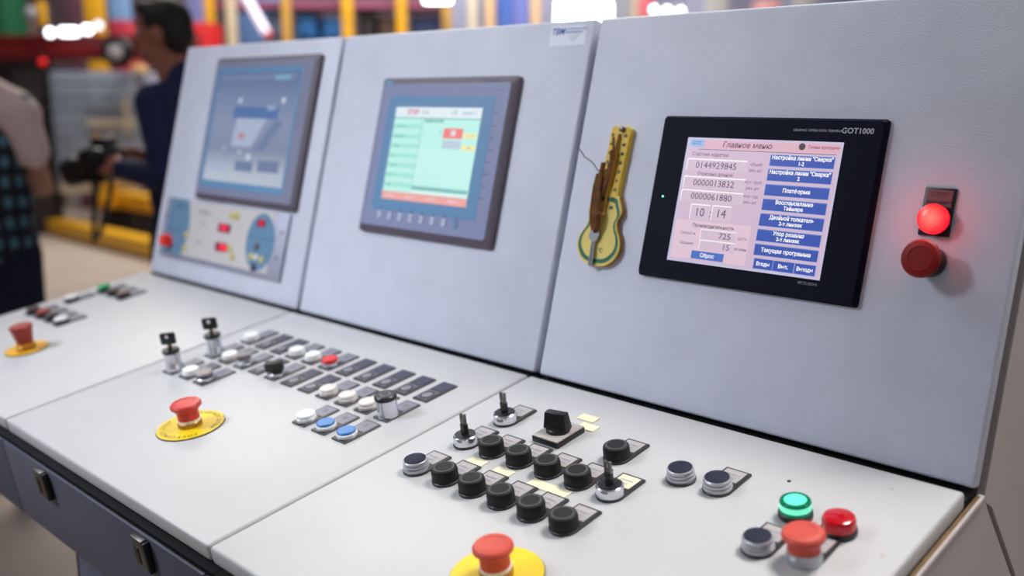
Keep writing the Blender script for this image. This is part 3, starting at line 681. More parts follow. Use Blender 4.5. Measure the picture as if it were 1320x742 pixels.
for nm, u_2, v_2, w_2, h_2, tx_, m2 in (('digit_display', .262, .084, .048, .018, '888', DRED), ('digit_display', .262, .044, .046, .018, '180', DDIM), ('digit_display', .398, .106, .030, .015, '52', DRED)):
    b = MB(); b.rect(-w_2/2, -h_2/2, w_2/2, h_2/2, .0056, DDIM, th=.0006); b.text(tx_, 0, 0, h_2*.95, DRED, z=.0064, bold=.0006, sx=1.15)
    if m2 is DDIM: b.rect(w_2*.2, -h_2*.4, w_2*.48, h_2*.4, .0064, DRED, th=.0002)
    b.build(nm, g, T((u_2, v_2, 0)))
for u_2, v_2, m2, r2 in ((.283, .112, KPY, .008), (.303, .113, KPY, .009), (.296, .045, KPY, .008), (.312, .030, KPY, .0085), (.112, .055, KPY, .008), (.113, .025, KPY, .008), (.396, .060, PLUG, .009), (.381, .038, KPY, .008), (.418, .036, KPY, .008), (.396, .018, PLATE, .009), (.398, .038, WHITEP, .006)):
    MB().lathe([(r2, .0054), (r2, .0068), (r2-.001, .0074), (0, .0076)], m2, 20).build('key', g, T((u_2, v_2, 0)))
for u_2, v_2 in ((.010, .090), (.474, .095), (.470, .045), (.205, .008)):
    MB().lathe([(.0035, .005), (.0035, .0065), (.002, .0075), (0, .0075)], STEEL, 14).build('screw', g, T((u_2, v_2, 0)))
b = MB(); b.lathe([(.014, .005), (.014, .009), (.0125, .010), (.0125, .020), (.011, .024), (0, .025)], mat('keypad_red_button', (214, 40, 30), .35, emit=(255, 50, 36), es=.22), 28); b.build('stop_button', g, T((.040, .035, 0)), 'round red button at the lower left corner')  # no lamp: the emission paints extra brightness into the red

# ------------------------------------------------------------------ thermometer board with a key hanging on it
def spline(pts, n=6):
    out = []; m = len(pts)
    for i in range(m):
        p0, p1, p2, p3 = (Vector((*pts[(i+k-1) % m], 0)) for k in range(4))
        for k in range(n):
            t = k/n
            q_ = .5*((2*p1)+(-p0+p2)*t+(2*p0-5*p1+4*p2-p3)*t*t+(-p0+3*p1-3*p2+p3)*t**3); out.append((q_.x, q_.y))
    return out
thy = mat('thermometer_yellow', (238, 196, 56), .5, vary=.05, vscale=60); thp = mat('thermometer_cream', (238, 214, 110), .5); thg = mat('thermometer_green', (30, 106, 74), .5); thb = mat('thermometer_edge', (170, 120, 40), .6)
g = top_thing('thermometer', FP@T((.683, .165, 0))@Matrix.Rotation(R(-2.0), 4, 'Z'), 'yellow guitar shaped thermometer with a green outline beside the black touchscreen', 'thermometer')
body = spline([(0, -.002), (.022, .002), (.036, .018), (.036, .036), (.027, .052), (.025, .063), (.029, .076), (.022, .092), (.016, .098), (-.016, .098), (-.022, .092), (-.029, .076), (-.025, .063), (-.027, .052), (-.036, .036), (-.036, .018), (-.022, .002)])
sc = lambda s_, P, c=(0, .047): [(c[0]+(x-c[0])*s_, c[1]+(y-c[1])*s_) for x, y in P]
b = MB(); b.prism(body, 0, .007, thb); b.prism(body, .0065, .0082, thp, bev=.0006, seg=1)
b.prism([(-.0165, .085), (.0165, .085), (.0165, .190), (.013, .193), (-.013, .193), (-.0165, .190)], 0, .0085, thy, bev=.0008, seg=1)
b.build('board', g, Matrix.Identity(4))
b = MB(); o1 = sc(.92, body); o2 = sc(.80, body); n = len(o1)
t_ = bmesh.new(); A = [t_.verts.new((x, y, .0086)) for x, y in o1]; B = [t_.verts.new((x, y, .0086)) for x, y in o2]
for k in range(n): t_.faces.new((A[k], A[(k+1) % n], B[(k+1) % n], B[k]))
bmesh.ops.recalc_face_normals(t_, faces=t_.faces[:]); b._merge(t_, thg)
b.build('green_outline', g, Matrix.Identity(4), 'painted green band following the outline')
b = MB()
for k in range(9):
    b.text(str((50, 40, 30, 20, 10, 0, 10, 20, 30)[k]), .0105, .180-k*.0125, .0058, INK, z=.0089, bold=.0003)
    b.text(str((50, 40, 30, 20, 10, 0, 10, 20, 30)[k]), -.0115, .180-k*.0125, .0050, INK, z=.0089, bold=.0002)
for k in range(45): b.rect(.0035, .0785+k*.0024, .0062 if k % 5 else .0075, .0785+k*.0024+.0005, .0087, INK, th=.0002)
b.text('°C', .006, .020, .008, thg, z=.0086, bold=.0002)
b.build('scale', g, Matrix.Identity(4))
b = MB(); b.tube([(0, .070, .0105), (0, .182, .0105)], .0020, mat('thermometer_glass', (206, 150, 70), .15), 10); b.ball((0, .068, .0108), .004, thb); b.lathe([(.004, .0085), (.004, .012), (.0015, .013), (0, .013)], STEEL, 14, M=T((.003, .189, 0)))
b.build('tube', g, Matrix.Identity(4))
g = top_thing('hanging_key', FP@T((.678, .205, .0115)), 'grey key on a bundle of brown cord hanging over the yellow thermometer', 'key')
cord = mat('brown_cord', (122, 76, 34), .8, bump=.5, bscale=500, vary=.35, vscale=120); dk = mat('dark_key_steel', (140, 138, 140), .35, .9)
b = MB(); ring = [(.0095*math.cos(a), .0095*math.sin(a)) for a in [2*math.pi*k/24 for k in range(24)]]
b.prism(ring, -.001, .0012, dk, bev=.0005, seg=1); b.lathe([(.0028, .0010), (.0028, .0016), (0, .0016)], INK, 16, M=T((.0005, .005, 0)))
b.build('key_bow', g, Matrix.Identity(4))
b = MB(); b.prism([(-.0030, -.042), (0, -.044), (.0030, -.042), (.0030, -.008), (-.0030, -.008)], -.0008, .0010, dk); b.rect(-.0006, -.041, .0006, -.010, .0010, INK, th=.0003)
for k in range(4): b.rect(.003, -.040+k*.005, .0045, -.037+k*.005, -.0006, dk, th=.0014)
b.build('key_blade', g, Matrix.Rotation(R(2), 4, 'Z'))
b = MB()
for k in range(9):
    dx = (k % 3-1)*.0042; dz = .0025+(k//3)*.003
    tpx, tpy = -.0075+dx*.8+.002*math.sin(k*2.1), .083+.010*math.sin(k*1.7); 
    b.tube([(.001+dx*.5, .006, dz*.6), (.0005+dx*1.0+.0007*math.sin(k), .018, dz), (-.002+dx*1.0, .042, dz+.001*math.cos(k*3)), (-.004+dx*.9, .066, dz), (tpx+.003, tpy+.008, dz*.8)], [.0020, .0026, .0026, .0026, .0018], cord, 8)
b.tube([(-.008, .030, .006), (-.004, .033, .009), (.006, .031, .009), (.009, .028, .006)], .0018, cord, 8); b.tube([(-.009, .026, .006), (-.0035, .029, .0095), (.0075, .027, .009)], .0018, cord, 8)
for k in range(3): b.tube([(.004, .055+.01*k, .004), (.009+.002*k, .075+.016*k, .004), (.006, .100+.018*k, .003)], .0019, cord, 8)
b.build('cord', g, Matrix.Identity(4), 'bundle of frayed brown cord')
MB().tube([(-.006, .086, .006), (-.018, .099, .010), (-.030, .105, .014), (-.041, .116, .016)], .0008, STEEL, 6).build('wire', g, Matrix.Identity(4), 'thin stiff wire end')
#@@BACKGROUND
# ------------------------------------------------------------------ people
def remesh(parts, voxel, m, name, smooth=2):
    """several overlapping rounded volumes fused into one continuous skin"""
    b = MB()
    for p in parts:
        if p[0] == 'c':
            _, a, ra, c, rc_ = p; a = Vector(a); c = Vector(c); d = (c-a); L = d.length; d.normalize()
            n = 7; prof = []
            for k in range(n): 
                t = math.pi/2*k/(n-1); prof.append((ra*math.sin(t), -ra*math.cos(t)))
            for k in range(n):
                t = math.pi/2*k/(n-1); prof.append((rc_*math.cos(t), L+rc_*math.sin(t)))
            prof[0] = (0, -ra); prof[-1] = (0, L+rc_)
            b.lathe(prof, m, 18, M=T(a) @ d.to_track_quat('Z', 'Y').to_matrix().to_4x4())
        else: b.ball(p[1], p[2], m, n=22, M=p[3] if len(p) > 3 else None)
    me = bpy.data.meshes.new('tmp'); b.bm.to_mesh(me); b.bm.free()
    o = bpy.data.objects.new('tmp', me); C.objects.link(o)
    r = o.modifiers.new('r', 'REMESH'); r.mode = 'VOXEL'; r.voxel_size = voxel
    s = o.modifiers.new('s', 'SMOOTH'); s.iterations = smooth; s.factor = .5
    dg = bpy.context.evaluated_depsgraph_get(); dg.update()
    out = bpy.data.meshes.new_from_object(o.evaluated_get(dg)); out.name = name
    bpy.data.objects.remove(o); bpy.data.meshes.remove(me)
    out.materials.clear(); out.materials.append(m)
    for p in out.polygons: p.use_smooth = True; p.material_index = 0
    return out
def hand(wrist, d, up, side, curl=.5, s=1.0):
    """palm, four unequal bent fingers, thumb from the side of the palm; d = direction of the hand, up = back of the hand"""
    w_ = Vector(wrist); d = Vector(d).normalized(); up = Vector(up).normalized(); lat = d.cross(up).normalized()*side
    P = []
    for k in range(4):
        off = lat*((k-1.5)*.019*s)
        P.append(('c', w_+off*.5, .017*s, w_+d*.075*s+off, .0115*s))
        ln = (.070, .078, .073, .056)[k]*s
        a = w_+d*.080*s+off; ang = 0
        for j, (fr2, rr) in enumerate(((.45, .0092), (.32, .0086), (.25, .0078))):
            ang += curl*(.5 if j == 0 else .8)
            c_ = a+(d*math.cos(ang)-up*math.sin(ang))*ln*fr2
            P.append(('c', a, rr*s, c_, rr*s*.94)); a = c_
    a = w_+d*.025*s-lat*.022*s; c_ = a+(d*.5-lat*.8-up*.25).normalized()*.036*s; e = c_+(d*.85-lat*.15-up*.45).normalized()*.032*s
    P += [('c', a, .014*s, c_, .0112*s), ('c', c_, .0108*s, e, .009*s)]
    return P
def person(M, label, H=1.76, skin=(196, 140, 116), hairc=(34, 24, 22), top=(28, 40, 84), low=(18, 20, 34), shoe=(24, 22, 22), armL=None, armR=None, handL=None, handR=None, long_hair=False, sleeve=1.0, curl=.7, head_turn=0, head_fwd=0.0, depth=1.0, plaid=False, sleevec=None, slim=1.0, legs=None):
    k = H/1.76
    g = empty('person', M, label, 'person')
    V = lambda x, y, z: (x*k, y*k, z*k)
    sk = mat('skin_%d' % skin[0], skin, .5, vary=.05, vscale=12)
    armL = [V(*p) for p in (armL or ((-.19, 0, 1.40), (-.235, -.02, 1.13), (-.215, .06, .88)))]
    armR = [V(*p) for p in (armR or ((.19, 0, 1.40), (.235, -.02, 1.13), (.215, .06, .88)))]
    P = []
    HM = T(V(0, head_fwd, 0)) @ T(V(0, .012, 1.56)) @ Matrix.Rotation(head_turn, 4, 'Z') @ T(-Vector(V(0, .012, 1.56)))
    E = lambda c, r: P.append(('e', V(*c), V(*r), HM))
    E((0, -.008, 1.668), (.074, .096, .092)); E((0, .030, 1.600), (.056, .062, .066)); E((0, .060, 1.558), (.028, .026, .020))
    E((0, .078, 1.683), (.050, .018, .012)); E((0, .098, 1.628), (.014, .016, .012)); E((0, .088, 1.648), (.008, .016, .028)); E((0, .083, 1.588), (.022, .010, .009)); E((0, .082, 1.597), (.020, .010, .006))
    for s_ in (-1, 1): E((s_*.074, -.010, 1.640), (.011, .021, .031)); E((s_*.042, .066, 1.628), (.018, .018, .016))
    P.append(('c', V(0, -.018, 1.43), .060*k, V(0, -.004+head_fwd, 1.58), .054*k))
    P += [('e', V(0, 0, 1.29), V(.158*slim, .105*depth, .18)), ('c', V(-.14*slim, -.005, 1.40), .062*k, V(.14*slim, -.005, 1.40), .062*k), ('e', V(0, 0, 1.10), V(.138*slim, .098*depth, .17)), ('e', V(0, -.01, .95), V(.158, .112*depth, .12))]
    for s_ in (-1, 1):
        hip, kn, an = (V(s_*.088, 0, .92), V(s_*.100, .012, .50), V(s_*.105, -.02, .09)) if not legs else [V(*q) for q in legs[0 if s_ < 0 else 1]]
        P += [('c', hip, .084*k, kn, .055*k), ('c', kn, .055*k, an, .040*k), ('c', V(an[0]/k, an[1]/k-.02, .05), .038*k, V(an[0]/k*1.05, an[1]/k+.14, .035), .030*k)]
    for A, h_, sd in ((armL, handL, -1), (armR, handR, 1)):
        P += [('c', A[0], .052*k, A[1], .042*k), ('c', A[1], .041*k, A[2], .028*k)]
        d_, u_2 = h_ or ((0, .25, -1), (sd, 0, .2))
        P += hand(A[2], d_, u_2, sd, curl)
    link('body', remesh(P, .0075, sk, 'body'), g, None)
    # hair
    hm = mat('hair_%d_%d' % hairc[:2], hairc, .6, bump=.4, bscale=90)
    P = [('e', V(0, -.022, 1.690), V(.081, .096, .085), HM), ('e', V(0, -.060, 1.645), V(.075, .060, .075), HM), ('e', V(0, .040, 1.735), V(.060, .050, .028), HM)]
    for s_ in (-1, 1): P.append(('e', V(s_*.068, -.002, 1.690), V(.014, .040, .040), HM))
    if long_hair: P += [('c', V(0, -.07, 1.62), .075*k, V(0, -.085, 1.42), .060*k)]+[('c', V(s_*.072, -.01, 1.66), .030*k, V(s_*.10, .02, 1.42), .030*k) for s_ in (-1, 1)]
    link('hair', remesh(P, .009, hm, 'hair'), g, None)
    for s_ in (-1, 1):
        b = MB(); b.ball((0, 0, 0), .0115*k, mat('eye_white', (226, 220, 214), .3)); b.ball((0, .0065*k, 0), .0062*k, mat('iris', (58, 44, 36), .3))
        b.build('eye', g, HM @ T(V(s_*.034, .0685, 1.652)))
    # clothes
    tm = mat('cloth_%d_%d_%d' % top, top, .8, vary=.12, vscale=14, bump=.25, bscale=60)
    if plaid: 
        nt = tm.node_tree; pb = nt.nodes['Principled BSDF']; tc = nt.nodes.new('ShaderNodeTexCoord'); sep = nt.nodes.new('ShaderNodeSeparateXYZ'); nt.links.new(tc.outputs['Object'], sep.inputs[0])
        ad = nt.nodes.new('ShaderNodeMath'); ad.operation = 'ADD'; nt.links.new(sep.outputs['X'], ad.inputs[0]); nt.links.new(sep.outputs['Y'], ad.inputs[1])
        waves = []
        for src in (ad.outputs[0], sep.outputs['Z']):
            m1 = nt.nodes.new('ShaderNodeMath'); m1.operation = 'MULTIPLY'; m1.inputs[1].default_value = 15.0; nt.links.new(src, m1.inputs[0])
            m2 = nt.nodes.new('ShaderNodeMath'); m2.operation = 'FRACT'; nt.links.new(m1.outputs[0], m2.inputs[0])
            m3 = nt.nodes.new('ShaderNodeMath'); m3.operation = 'GREATER_THAN'; m3.inputs[1].default_value = .5; nt.links.new(m2.outputs[0], m3.inputs[0]); waves.append(m3.outputs[0])
        su = nt.nodes.new('ShaderNodeMath'); su.operation = 'ADD'; nt.links.new(waves[0], su.inputs[0]); nt.links.new(waves[1], su.inputs[1])
        dv = nt.nodes.new('ShaderNodeMath'); dv.operation = 'MULTIPLY'; dv.inputs[1].default_value = .5; nt.links.new(su.outputs[0], dv.inputs[0])
        rp = nt.nodes.new('ShaderNodeValToRGB'); rp.color_ramp.interpolation = 'CONSTANT'; rp.color_ramp.elements[0].color = lin((14, 18, 26)); e = rp.color_ramp.elements.new(.4); e.color = lin((24, 40, 52)); rp.color_ramp.elements[-1].position = .8; rp.color_ramp.elements[-1].color = lin((92, 134, 156))
        nt.links.new(dv.outputs[0], rp.inputs[0]); nt.links.new(rp.outputs[0], pb.inputs['Base Color'])
    P = [('e', V(0, .003, 1.28), V(.180*slim, .128*depth, .20)), ('c', V(-.145*slim, -.004, 1.40), .074*k, V(.145*slim, -.004, 1.40), .074*k), ('e', V(0, .003, 1.08), V(.168*slim, .124*depth, .20)), ('e', V(0, -.008, .955), V(.182*slim, .140*depth, .115)),
         ('c', V(0, -.022, 1.44), .073*k, V(0, -.020, 1.485), .066*k)]
    PS = []
    for A in (armL, armR):
        A = [Vector(a) for a in A]
        q_ = P if sleevec is None else PS
        q_ += [('c', A[0], .068*k, A[1], .056*k)] if sleevec is None else [('c', A[0], .084*k, A[1], .062*k)]
        if sleeve >= 1: q_ += [('c', A[1], .056*k, A[2]+(A[1]-A[2])*.08, .040*k)]
    link('jacket' if not plaid else 'shirt', remesh(P, .010, tm, 'jacket'), g, None)
    if PS:
        for s_ in (-1, 1): PS.append(('c', V(s_*.035, -.008, 1.455), .080*k, V(s_*.140, -.002, 1.385), .088*k))
    if PS: link('sleeves', remesh(PS, .010, mat('cloth_%d_%d_%d' % sleevec, sleevec, .8, bump=.2, bscale=60), 'sleeves'), g, None)
    P = [('e', V(0, -.010, .945), V(.168, .124*depth, .11))]; Q = []
    for s_ in (-1, 1):
        hip, kn, an = (V(s_*.088, 0, .90), V(s_*.100, .012, .50), V(s_*.105, -.02, .08)) if not legs else [V(*q) for q in legs[0 if s_ < 0 else 1]]
        P += [('c', hip, .096*k, kn, .070*k), ('c', kn, .070*k, an, .060*k)]
        Q = [('c', V(an[0]/k, an[1]/k-.025, .046), .046*k, V(an[0]/k*1.05, an[1]/k+.145, .040), .040*k), ('e', V(an[0]/k*1.02, an[1]/k+.06, .014), V(.045, .135, .016))]
        link('shoe', remesh(Q, .008, mat('shoe_%d' % shoe[0], shoe, .5), 'shoe'), g, None)
    link('trousers', remesh(P, .011, mat('cloth_%d_%d_%d' % low, low, .85, bump=.2, bscale=60), 'trousers'), g, None)
    return g
def ground(px, d):
    p = at(px, 125, d); return Vector((p.x, p.y, 0))
FACE_L = AZ+math.pi/2                      # a figure turned this way looks to the picture's left
def stand(px, d, rz): return T(ground(px, d)) @ Matrix.Rotation(rz, 4, 'Z')
man = person(stand(229, 3.5, FACE_L+R(-6)), 'dark haired man in a navy jacket in left profile holding a black camera', H=1.725, head_fwd=.045, depth=.86, skin=(176, 112, 88),
             armL=((-.19, 0, 1.40), (-.225, -.05, 1.14), (-.115, .185, 1.165)), armR=((.19, 0, 1.40), (.225, -.03, 1.14), (.10, .19, 1.20)),
             handL=((.30, .95, .12), (-.75, .15, .65)), handR=((-.35, .9, .05), (.6, .1, .8)), curl=.75, top=(22, 36, 78), low=(14, 16, 28))
person(stand(-36, 3.2, AZ), 'person in dark teal plaid with pale shoulders cropped by the left edge', H=1.69, hairc=(60, 44, 34), plaid=True, sleevec=(232, 206, 200), top=(30, 52, 66), low=(22, 30, 60), sleeve=.5,
       armR=((.13, .0, 1.400), (.185, .0, 1.265), (.13, .20, 1.12)), armL=((-.13, 0, 1.400), (-.185, .0, 1.265), (-.13, .20, 1.12)), handR=((-.8, .5, 0), (.2, .8, .4)), handL=((.8, .5, 0), (-.2, .8, .4)))
person(stand(181, 10.35, FACE_L+R(55)), 'fair haired person in a pale pink top standing far behind the man in navy', H=1.72, skin=(206, 158, 136), hairc=(178, 140, 84), long_hair=True, top=(214, 176, 172), low=(40, 40, 52), slim=.92,
       armL=((-.175, 0, 1.40), (-.215, -.03, 1.13), (-.12, .16, 1.08)), armR=((.175, 0, 1.40), (.215, -.03, 1.13), (.10, .17, 1.08)), handL=((.5, .8, 0), (-.6, 0, .8)), handR=((-.5, .8, 0), (.6, 0, .8)))
# the man's camera
g = empty('photo_camera', stand(229, 3.5, FACE_L+R(-6)) @ T((-.022, .285, 1.150)) @ Matrix.Scale(1.25, 4), 'black camera held in the hands of the man in navy', 'camera')
b = MB(); b.box((-.072, -.030, -.05), (.072, .030, .05), BLACK, bev=.010); b.prism([(-.028, -.028), (.028, -.028), (.020, .028), (-.020, .028)], .048, .078, BLACK, bev=.005); b.box((-.074, -.034, -.05), (-.044, .044, .044), BLACK, bev=.010)
b.build('camera_body', g)
b = MB(); b.lathe([(.036, 0), (.038, .02), (.038, .05), (.042, .055), (.042, .09), (.038, .094), (.034, .092), (.032, .085), (0, .083)], BLACK, 32, M=T((0, .028, -.004))@Matrix.Rotation(R(-105), 4, 'X')); b.build('lens', g)
b = MB(); b.tube([(-.07, 0, .03), (-.10, -.02, -.05), (-.085, 0, -.16), (-.04, .03, -.22), (0, .03, -.20), (.03, .01, -.10), (.07, 0, .03)], [.008]*7, BLACK, 8); b.build('strap', g)
MB().lathe([(.007, 0), (.007, .006), (0, .007)], STEEL, 16).build('shutter_button', g, T((-.055, .01, .05)))

# ------------------------------------------------------------------ the hall behind
def hall(px, d, z=0):                      # hall coordinates of a pixel column at a depth
    p = at(px, 125, d)-Vector((CW.x, CW.y, 0)); return (p.dot(RH), p.dot(FH), z)
YM = mat('yellow_machine_paint', (232, 172, 24), .45, vary=.10, vscale=6); DKM = mat('dark_machine_steel', (50, 44, 44), .6, vary=.2, vscale=6); REDM = mat('dark_red_gantry_paint', (122, 12, 18), .5, vary=.15, vscale=3); ORM = mat('ochre_post_paint', (206, 158, 70), .5, vary=.06); CRM = mat('cream_post_paint', (216, 200, 170), .5)
HX = lambda px, d: hall(px, d)[0]
HY = lambda px, d: hall(px, d)[1]
def Zp(py, d): return at(660, py, d).z
# yellow roller table: long beams running obliquely, cross stubs, legs
a0 = Vector(hall(58, 9.72)); a1 = Vector(hall(196, 8.15)); dirv = (a1-a0); dirv.normalize(); L = (a1-a0).length
ang = math.atan2(dirv.y, dirv.x)
g = empty('roller_table', HALL @ T(a0) @ Matrix.Rotation(ang, 4, 'Z'), 'low yellow roller table frame on the hall floor behind the man', 'machine frame')
b = MB(); b.box((0, -.10, .03), (L+1.6, .08, .17), YM, bev=.01); b.build('floor_beam', g)
b = MB(); b.box((.10, .35, .30), (L+1.6, .52, .46), YM, bev=.01); b.build('upper_beam', g)
b = MB(); b.box((.10, 1.35, .30), (L+1.6, 1.52, .46), YM, bev=.01); b.build('upper_beam', g)
for k in range(5):
    b = MB(); b.box((.25+k*.75, .36, .0), (.35+k*.75, 1.5, .31), DKM); b.build('trestle', g)
for k in range(9):
    b = MB(); b.lathe([(.05, 0), (.05, .82), (0, .82)], DKM, 16, M=T((.3+k*.36, .53, .44))@Matrix.Rotation(R(-90), 4, 'X')); b.build('roller', g)
b = MB(); b.lathe([(.075, 0), (.085, .02), (.085, .16), (.06, .20), (0, .20)], YM, 20, M=T((.62, .30, .44))); b.box((.54, .20, .30), (.70, .36, .46), YM, bev=.01); b.build('corner_post', g)
b = MB(); b.box((.02, .40, .47), (.50, .60, .56), YM, bev=.015); b.build('side_guide', g)
b = MB(); b.tube([(.66, .24, .60), (.60, .15, .40), (.62, .12, .15)], .02, BLACK, 8); b.build('hose', g)
# wrapped load on the table
d = 9.6
g = empty('pallet_load', HALL @ T((HX(130, d), HY(130, d)+.35, .44)), 'grey film wrapped stack of sheets on the yellow roller table', 'pallet load')
FILM = mat('grey_blue_film', (146, 158, 178), .35, vary=.16, vscale=5); PALE = mat('pale_board', (206, 196, 176), .6)
wl = .50
b = MB(); b.box((-wl, -.35, .10), (.31, .45, 1.20), FILM, bev=.02); 
for k in range(8): b.box((-wl-.006, -.356, .18+k*.13), (.316, .456, .20+k*.13), FILM, bev=.004)
b.build('wrapped_stack', g)
for z_, m_ in ((.70, PALE), (.88, FILM)):
    b = MB(); b.box((-.15, -.375, z_-.035), (.32, -.345, z_+.035), m_); b.build('edge_board', g)
for x_ in (-.07, .08):
    b = MB(); b.box((x_-.03, -.372, .10), (x_+.03, -.35, .60), PALE if x_ > 0 else ORM); b.build('edge_post', g)
b = MB(); b.box((.22, -.38, .6), (.28, -.35, .95), PALE); b.build('edge_post', g)
b = MB()
for k in range(3): b.box((-wl, -.33+k*.34, 0), (.31, -.23+k*.34, .10), PALE)
b.build('pallet', g)
# red gantry
d = 9.8
g = empty('gantry', HALL @ T((HX(60, d), HY(60, d), 0)), 'dark red gantry beam crossing behind the people', 'gantry')
b = MB(); b.box((-1.6, -.1, Zp(75, d)), (1.55, .14, Zp(49, d)), REDM, bev=.01); b.box((-1.6, -.13, Zp(75, d)-.02), (1.55, .17, Zp(75, d)+.02), mat('deep_red_flange', (96, 10, 16), .5)); b.box((-1.6, -.13, Zp(49, d)-.015), (1.55, .17, Zp(49, d)+.015), REDM); b.build('beam', g)
for x_ in (-.14, 1.45):
    b = MB(); b.box((x_-.16, -.08, 0), (x_+.16, .12, Zp(75, d)), DKM, bev=.01); b.build('column', g)
b = MB(); b.box((-.9, .2, 0), (-.2, .4, Zp(75, d)), DKM); b.build('back_plate', g)
# red ball lamp and lamp row hanging on the gantry
d = 9.5
b = MB(); b.ball((0, 0, 0), .036, mat('red_signal', (220, 20, 24), .4, emit=(220, 10, 16), es=.7)); b.lathe([(.015, .03), (.015, .12), (0, .12)], BLACK, 12)
tag(b.build('signal_lamp', None, HALL @ T((HX(59, d), HY(59, d), Zp(80, d)))), 'small red signal lamp under the red gantry beam', 'lamp')
LAMPW = mat('white_lamp_glass', (250, 250, 255), .3, emit=(236, 242, 255), es=7)
LAMPD = mat('dim_lamp_glass', (250, 246, 255), .3, emit=(230, 222, 232), es=2.2)
for px, py, hw, m_, lb in ((72, 43, .030, LAMPW, 'small white hall lamp at the left end of the bright row'), (96, 42, .090, LAMPW, 'long white hall lamp in the bright row over the red beam'), (119.5, 39, .040, LAMPW, 'round white hall lamp right of the long one'), (134, 34, .036, LAMPD, 'dim hall lamp at the right end of the bright row')):
    g = empty('hall_lamp', HALL @ T((HX(px, d), HY(px, d), Zp(py, d))), lb, 'lamp', 'row of hall lamps over the red beam')
    MB().prism(rrect(-hw, -.036, hw, .036, .028), -.02, .02, m_, bev=.006, M=Matrix.Rotation(R(90), 4, 'X')).build('glass', g)
    b = MB(); b.box((-hw*.8, .015, -.03), (hw*.8, .06, .05), STEEL, bev=.005); b.build('housing', g)
g = empty('reflector_lamp', HALL @ T((HX(51, d), HY(51, d), Zp(20, d))), 'grey unlit reflector lamp beside a yellow arm above the gantry', 'lamp')
MB().ball((0, 0, 0), .07, mat('lamp_grey', (150, 148, 166), .3)).build('reflector', g); b = MB(); b.box((.06, -.03, -.10), (.13, .03, .12), YM, bev=.01); b.build('arm', g)
# yellow mast with pulley
d = 9.2
b = MB(); b.box((-.10, -.07, 0), (.10, .07, 3.2), YM, bev=.012); 
tag(b.build('mast', None, HALL @ T((HX(131, 11.6), HY(131, 11.6), 0))), 'yellow steel mast rising behind the red beam', 'column')
d = 9.3
g = empty('pulley', HALL @ T((HX(156, d), HY(156, d), Zp(68, d))), 'black wheel with a pale hub beside the face of the man in navy', 'wheel')
RX = Matrix.Rotation(R(90), 4, 'X')
MB().lathe([(.06, -.05), (.135, -.05), (.145, -.03), (.125, 0), (.145, .03), (.135, .05), (.06, .05)], BLACK, 36, M=RX).build('rim', g)
MB().lathe([(.065, -.055), (.070, -.045), (.070, .060), (.05, .070), (0, .072)], mat('pale_hub', (196, 190, 200), .4), 28, M=RX).build('hub', g)
b = MB(); b.box((-.05, .05, -.05), (.05, .28, .05), DKM); b.build('bracket', g)
# green and pink cabinets far left and behind the man's face
d = 11
def cab(px0, px1, zt, d, m_, nm, lb, cat, z0=0, dep=.5, door=True):
    x0 = HX(px0, d); x1 = HX(px1, d); y = HY((px0+px1)/2, d)
    g = empty(nm, HALL @ T(((x0+x1)/2, y, z0)), lb, cat); hw = (x1-x0)/2
    b = MB(); b.box((-hw, 0, 0), (hw, dep, zt-z0), m_, bev=.012); b.build('body', g)
    if door:
        b = MB(); b.box((-hw*.9, -.02, .05), (hw*.9, .002, zt-z0-.05), m_, bev=.006); dd = b.build('door', g)
        b = MB(); b.box((hw*.6, -.05, (zt-z0)*.5-.07), (hw*.7, -.018, (zt-z0)*.5+.07), BLACK, bev=.004); b.build('handle', dd)
    return g
cab(-30, 18, 2.9, 11, mat('dark_green_paint', (12, 88, 54), .5), 'steel_cabinet', 'green steel cabinet at the far left behind the gantry', 'cabinet')
cab(92, 118, 2.7, 12, mat('plum_paint', (110, 70, 84), .6), 'steel_cabinet', 'plum coloured steel cabinet behind the lamp row', 'cabinet')
cab(28, 50, 2.5, 12, mat('umber_paint', (116, 96, 92), .6), 'steel_cabinet', 'umber steel cabinet between the green one and the lamps', 'cabinet')
cab(147, 171, 2.22, 10.8, mat('crimson_paint', (176, 44, 66), .5), 'steel_cabinet', 'crimson cabinet in front of the forehead of the man', 'cabinet')
cab(148, 175, 3.0, 12.5, mat('sky_blue_board', (128, 168, 216), .5), 'display_board', 'sky blue board above the crimson cabinet', 'board', dep=.08, door=False)
cab(240, 276, Zp(30, 11.5), 11.5, mat('bright_red_paint', (204, 24, 28), .5), 'steel_cabinet', 'bright red cabinet between the man and the far left console', 'cabinet')
cab(246, 268, 3.1, 13, mat('lilac_board', (140, 142, 200), .5), 'display_board', 'lilac board above the bright red cabinet', 'board', dep=.08, door=False)
cab(312, 366, 3.2, 14.2, mat('steel_blue_board', (96, 128, 176), .5), 'display_board', 'steel blue board behind the slanted white tube', 'board', dep=.08, door=False)
# storage rack: posts, beams, goods
d = 12.5
xs = [HX(p, d) for p in (277, 304, 374, 451.5, 520, 577.5)]; ry = HY(430, d)
g = empty('storage_rack', HALL @ T((xs[0], ry, 0)), 'tall storage rack with yellow posts behind the left and middle consoles', 'storage rack')
for k, (x, m_, wd) in enumerate(zip(xs, (YM, CRM, ORM, YM, YM, ORM), (.055, .055, .05, .065, .06, .055))):
    b = MB(); b.box((x-xs[0]-wd, -.06, 0), (x-xs[0]+wd, .06, 3.6), m_, bev=.008)
    b.build('post', g)
PINK = mat('rose_beam', (160, 84, 118), .5)
for z_ in (.9, Zp(8, d)):
    b = MB(); b.box((0, .065, z_-.04), (xs[-1]-xs[0], .12, z_+.04), PINK, bev=.005); b.build('shelf_beam', g)
    b = MB(); b.box((0, .12, z_-.02), (xs[-1]-xs[0], .95, z_+.02), DKM); b.build('shelf', g)
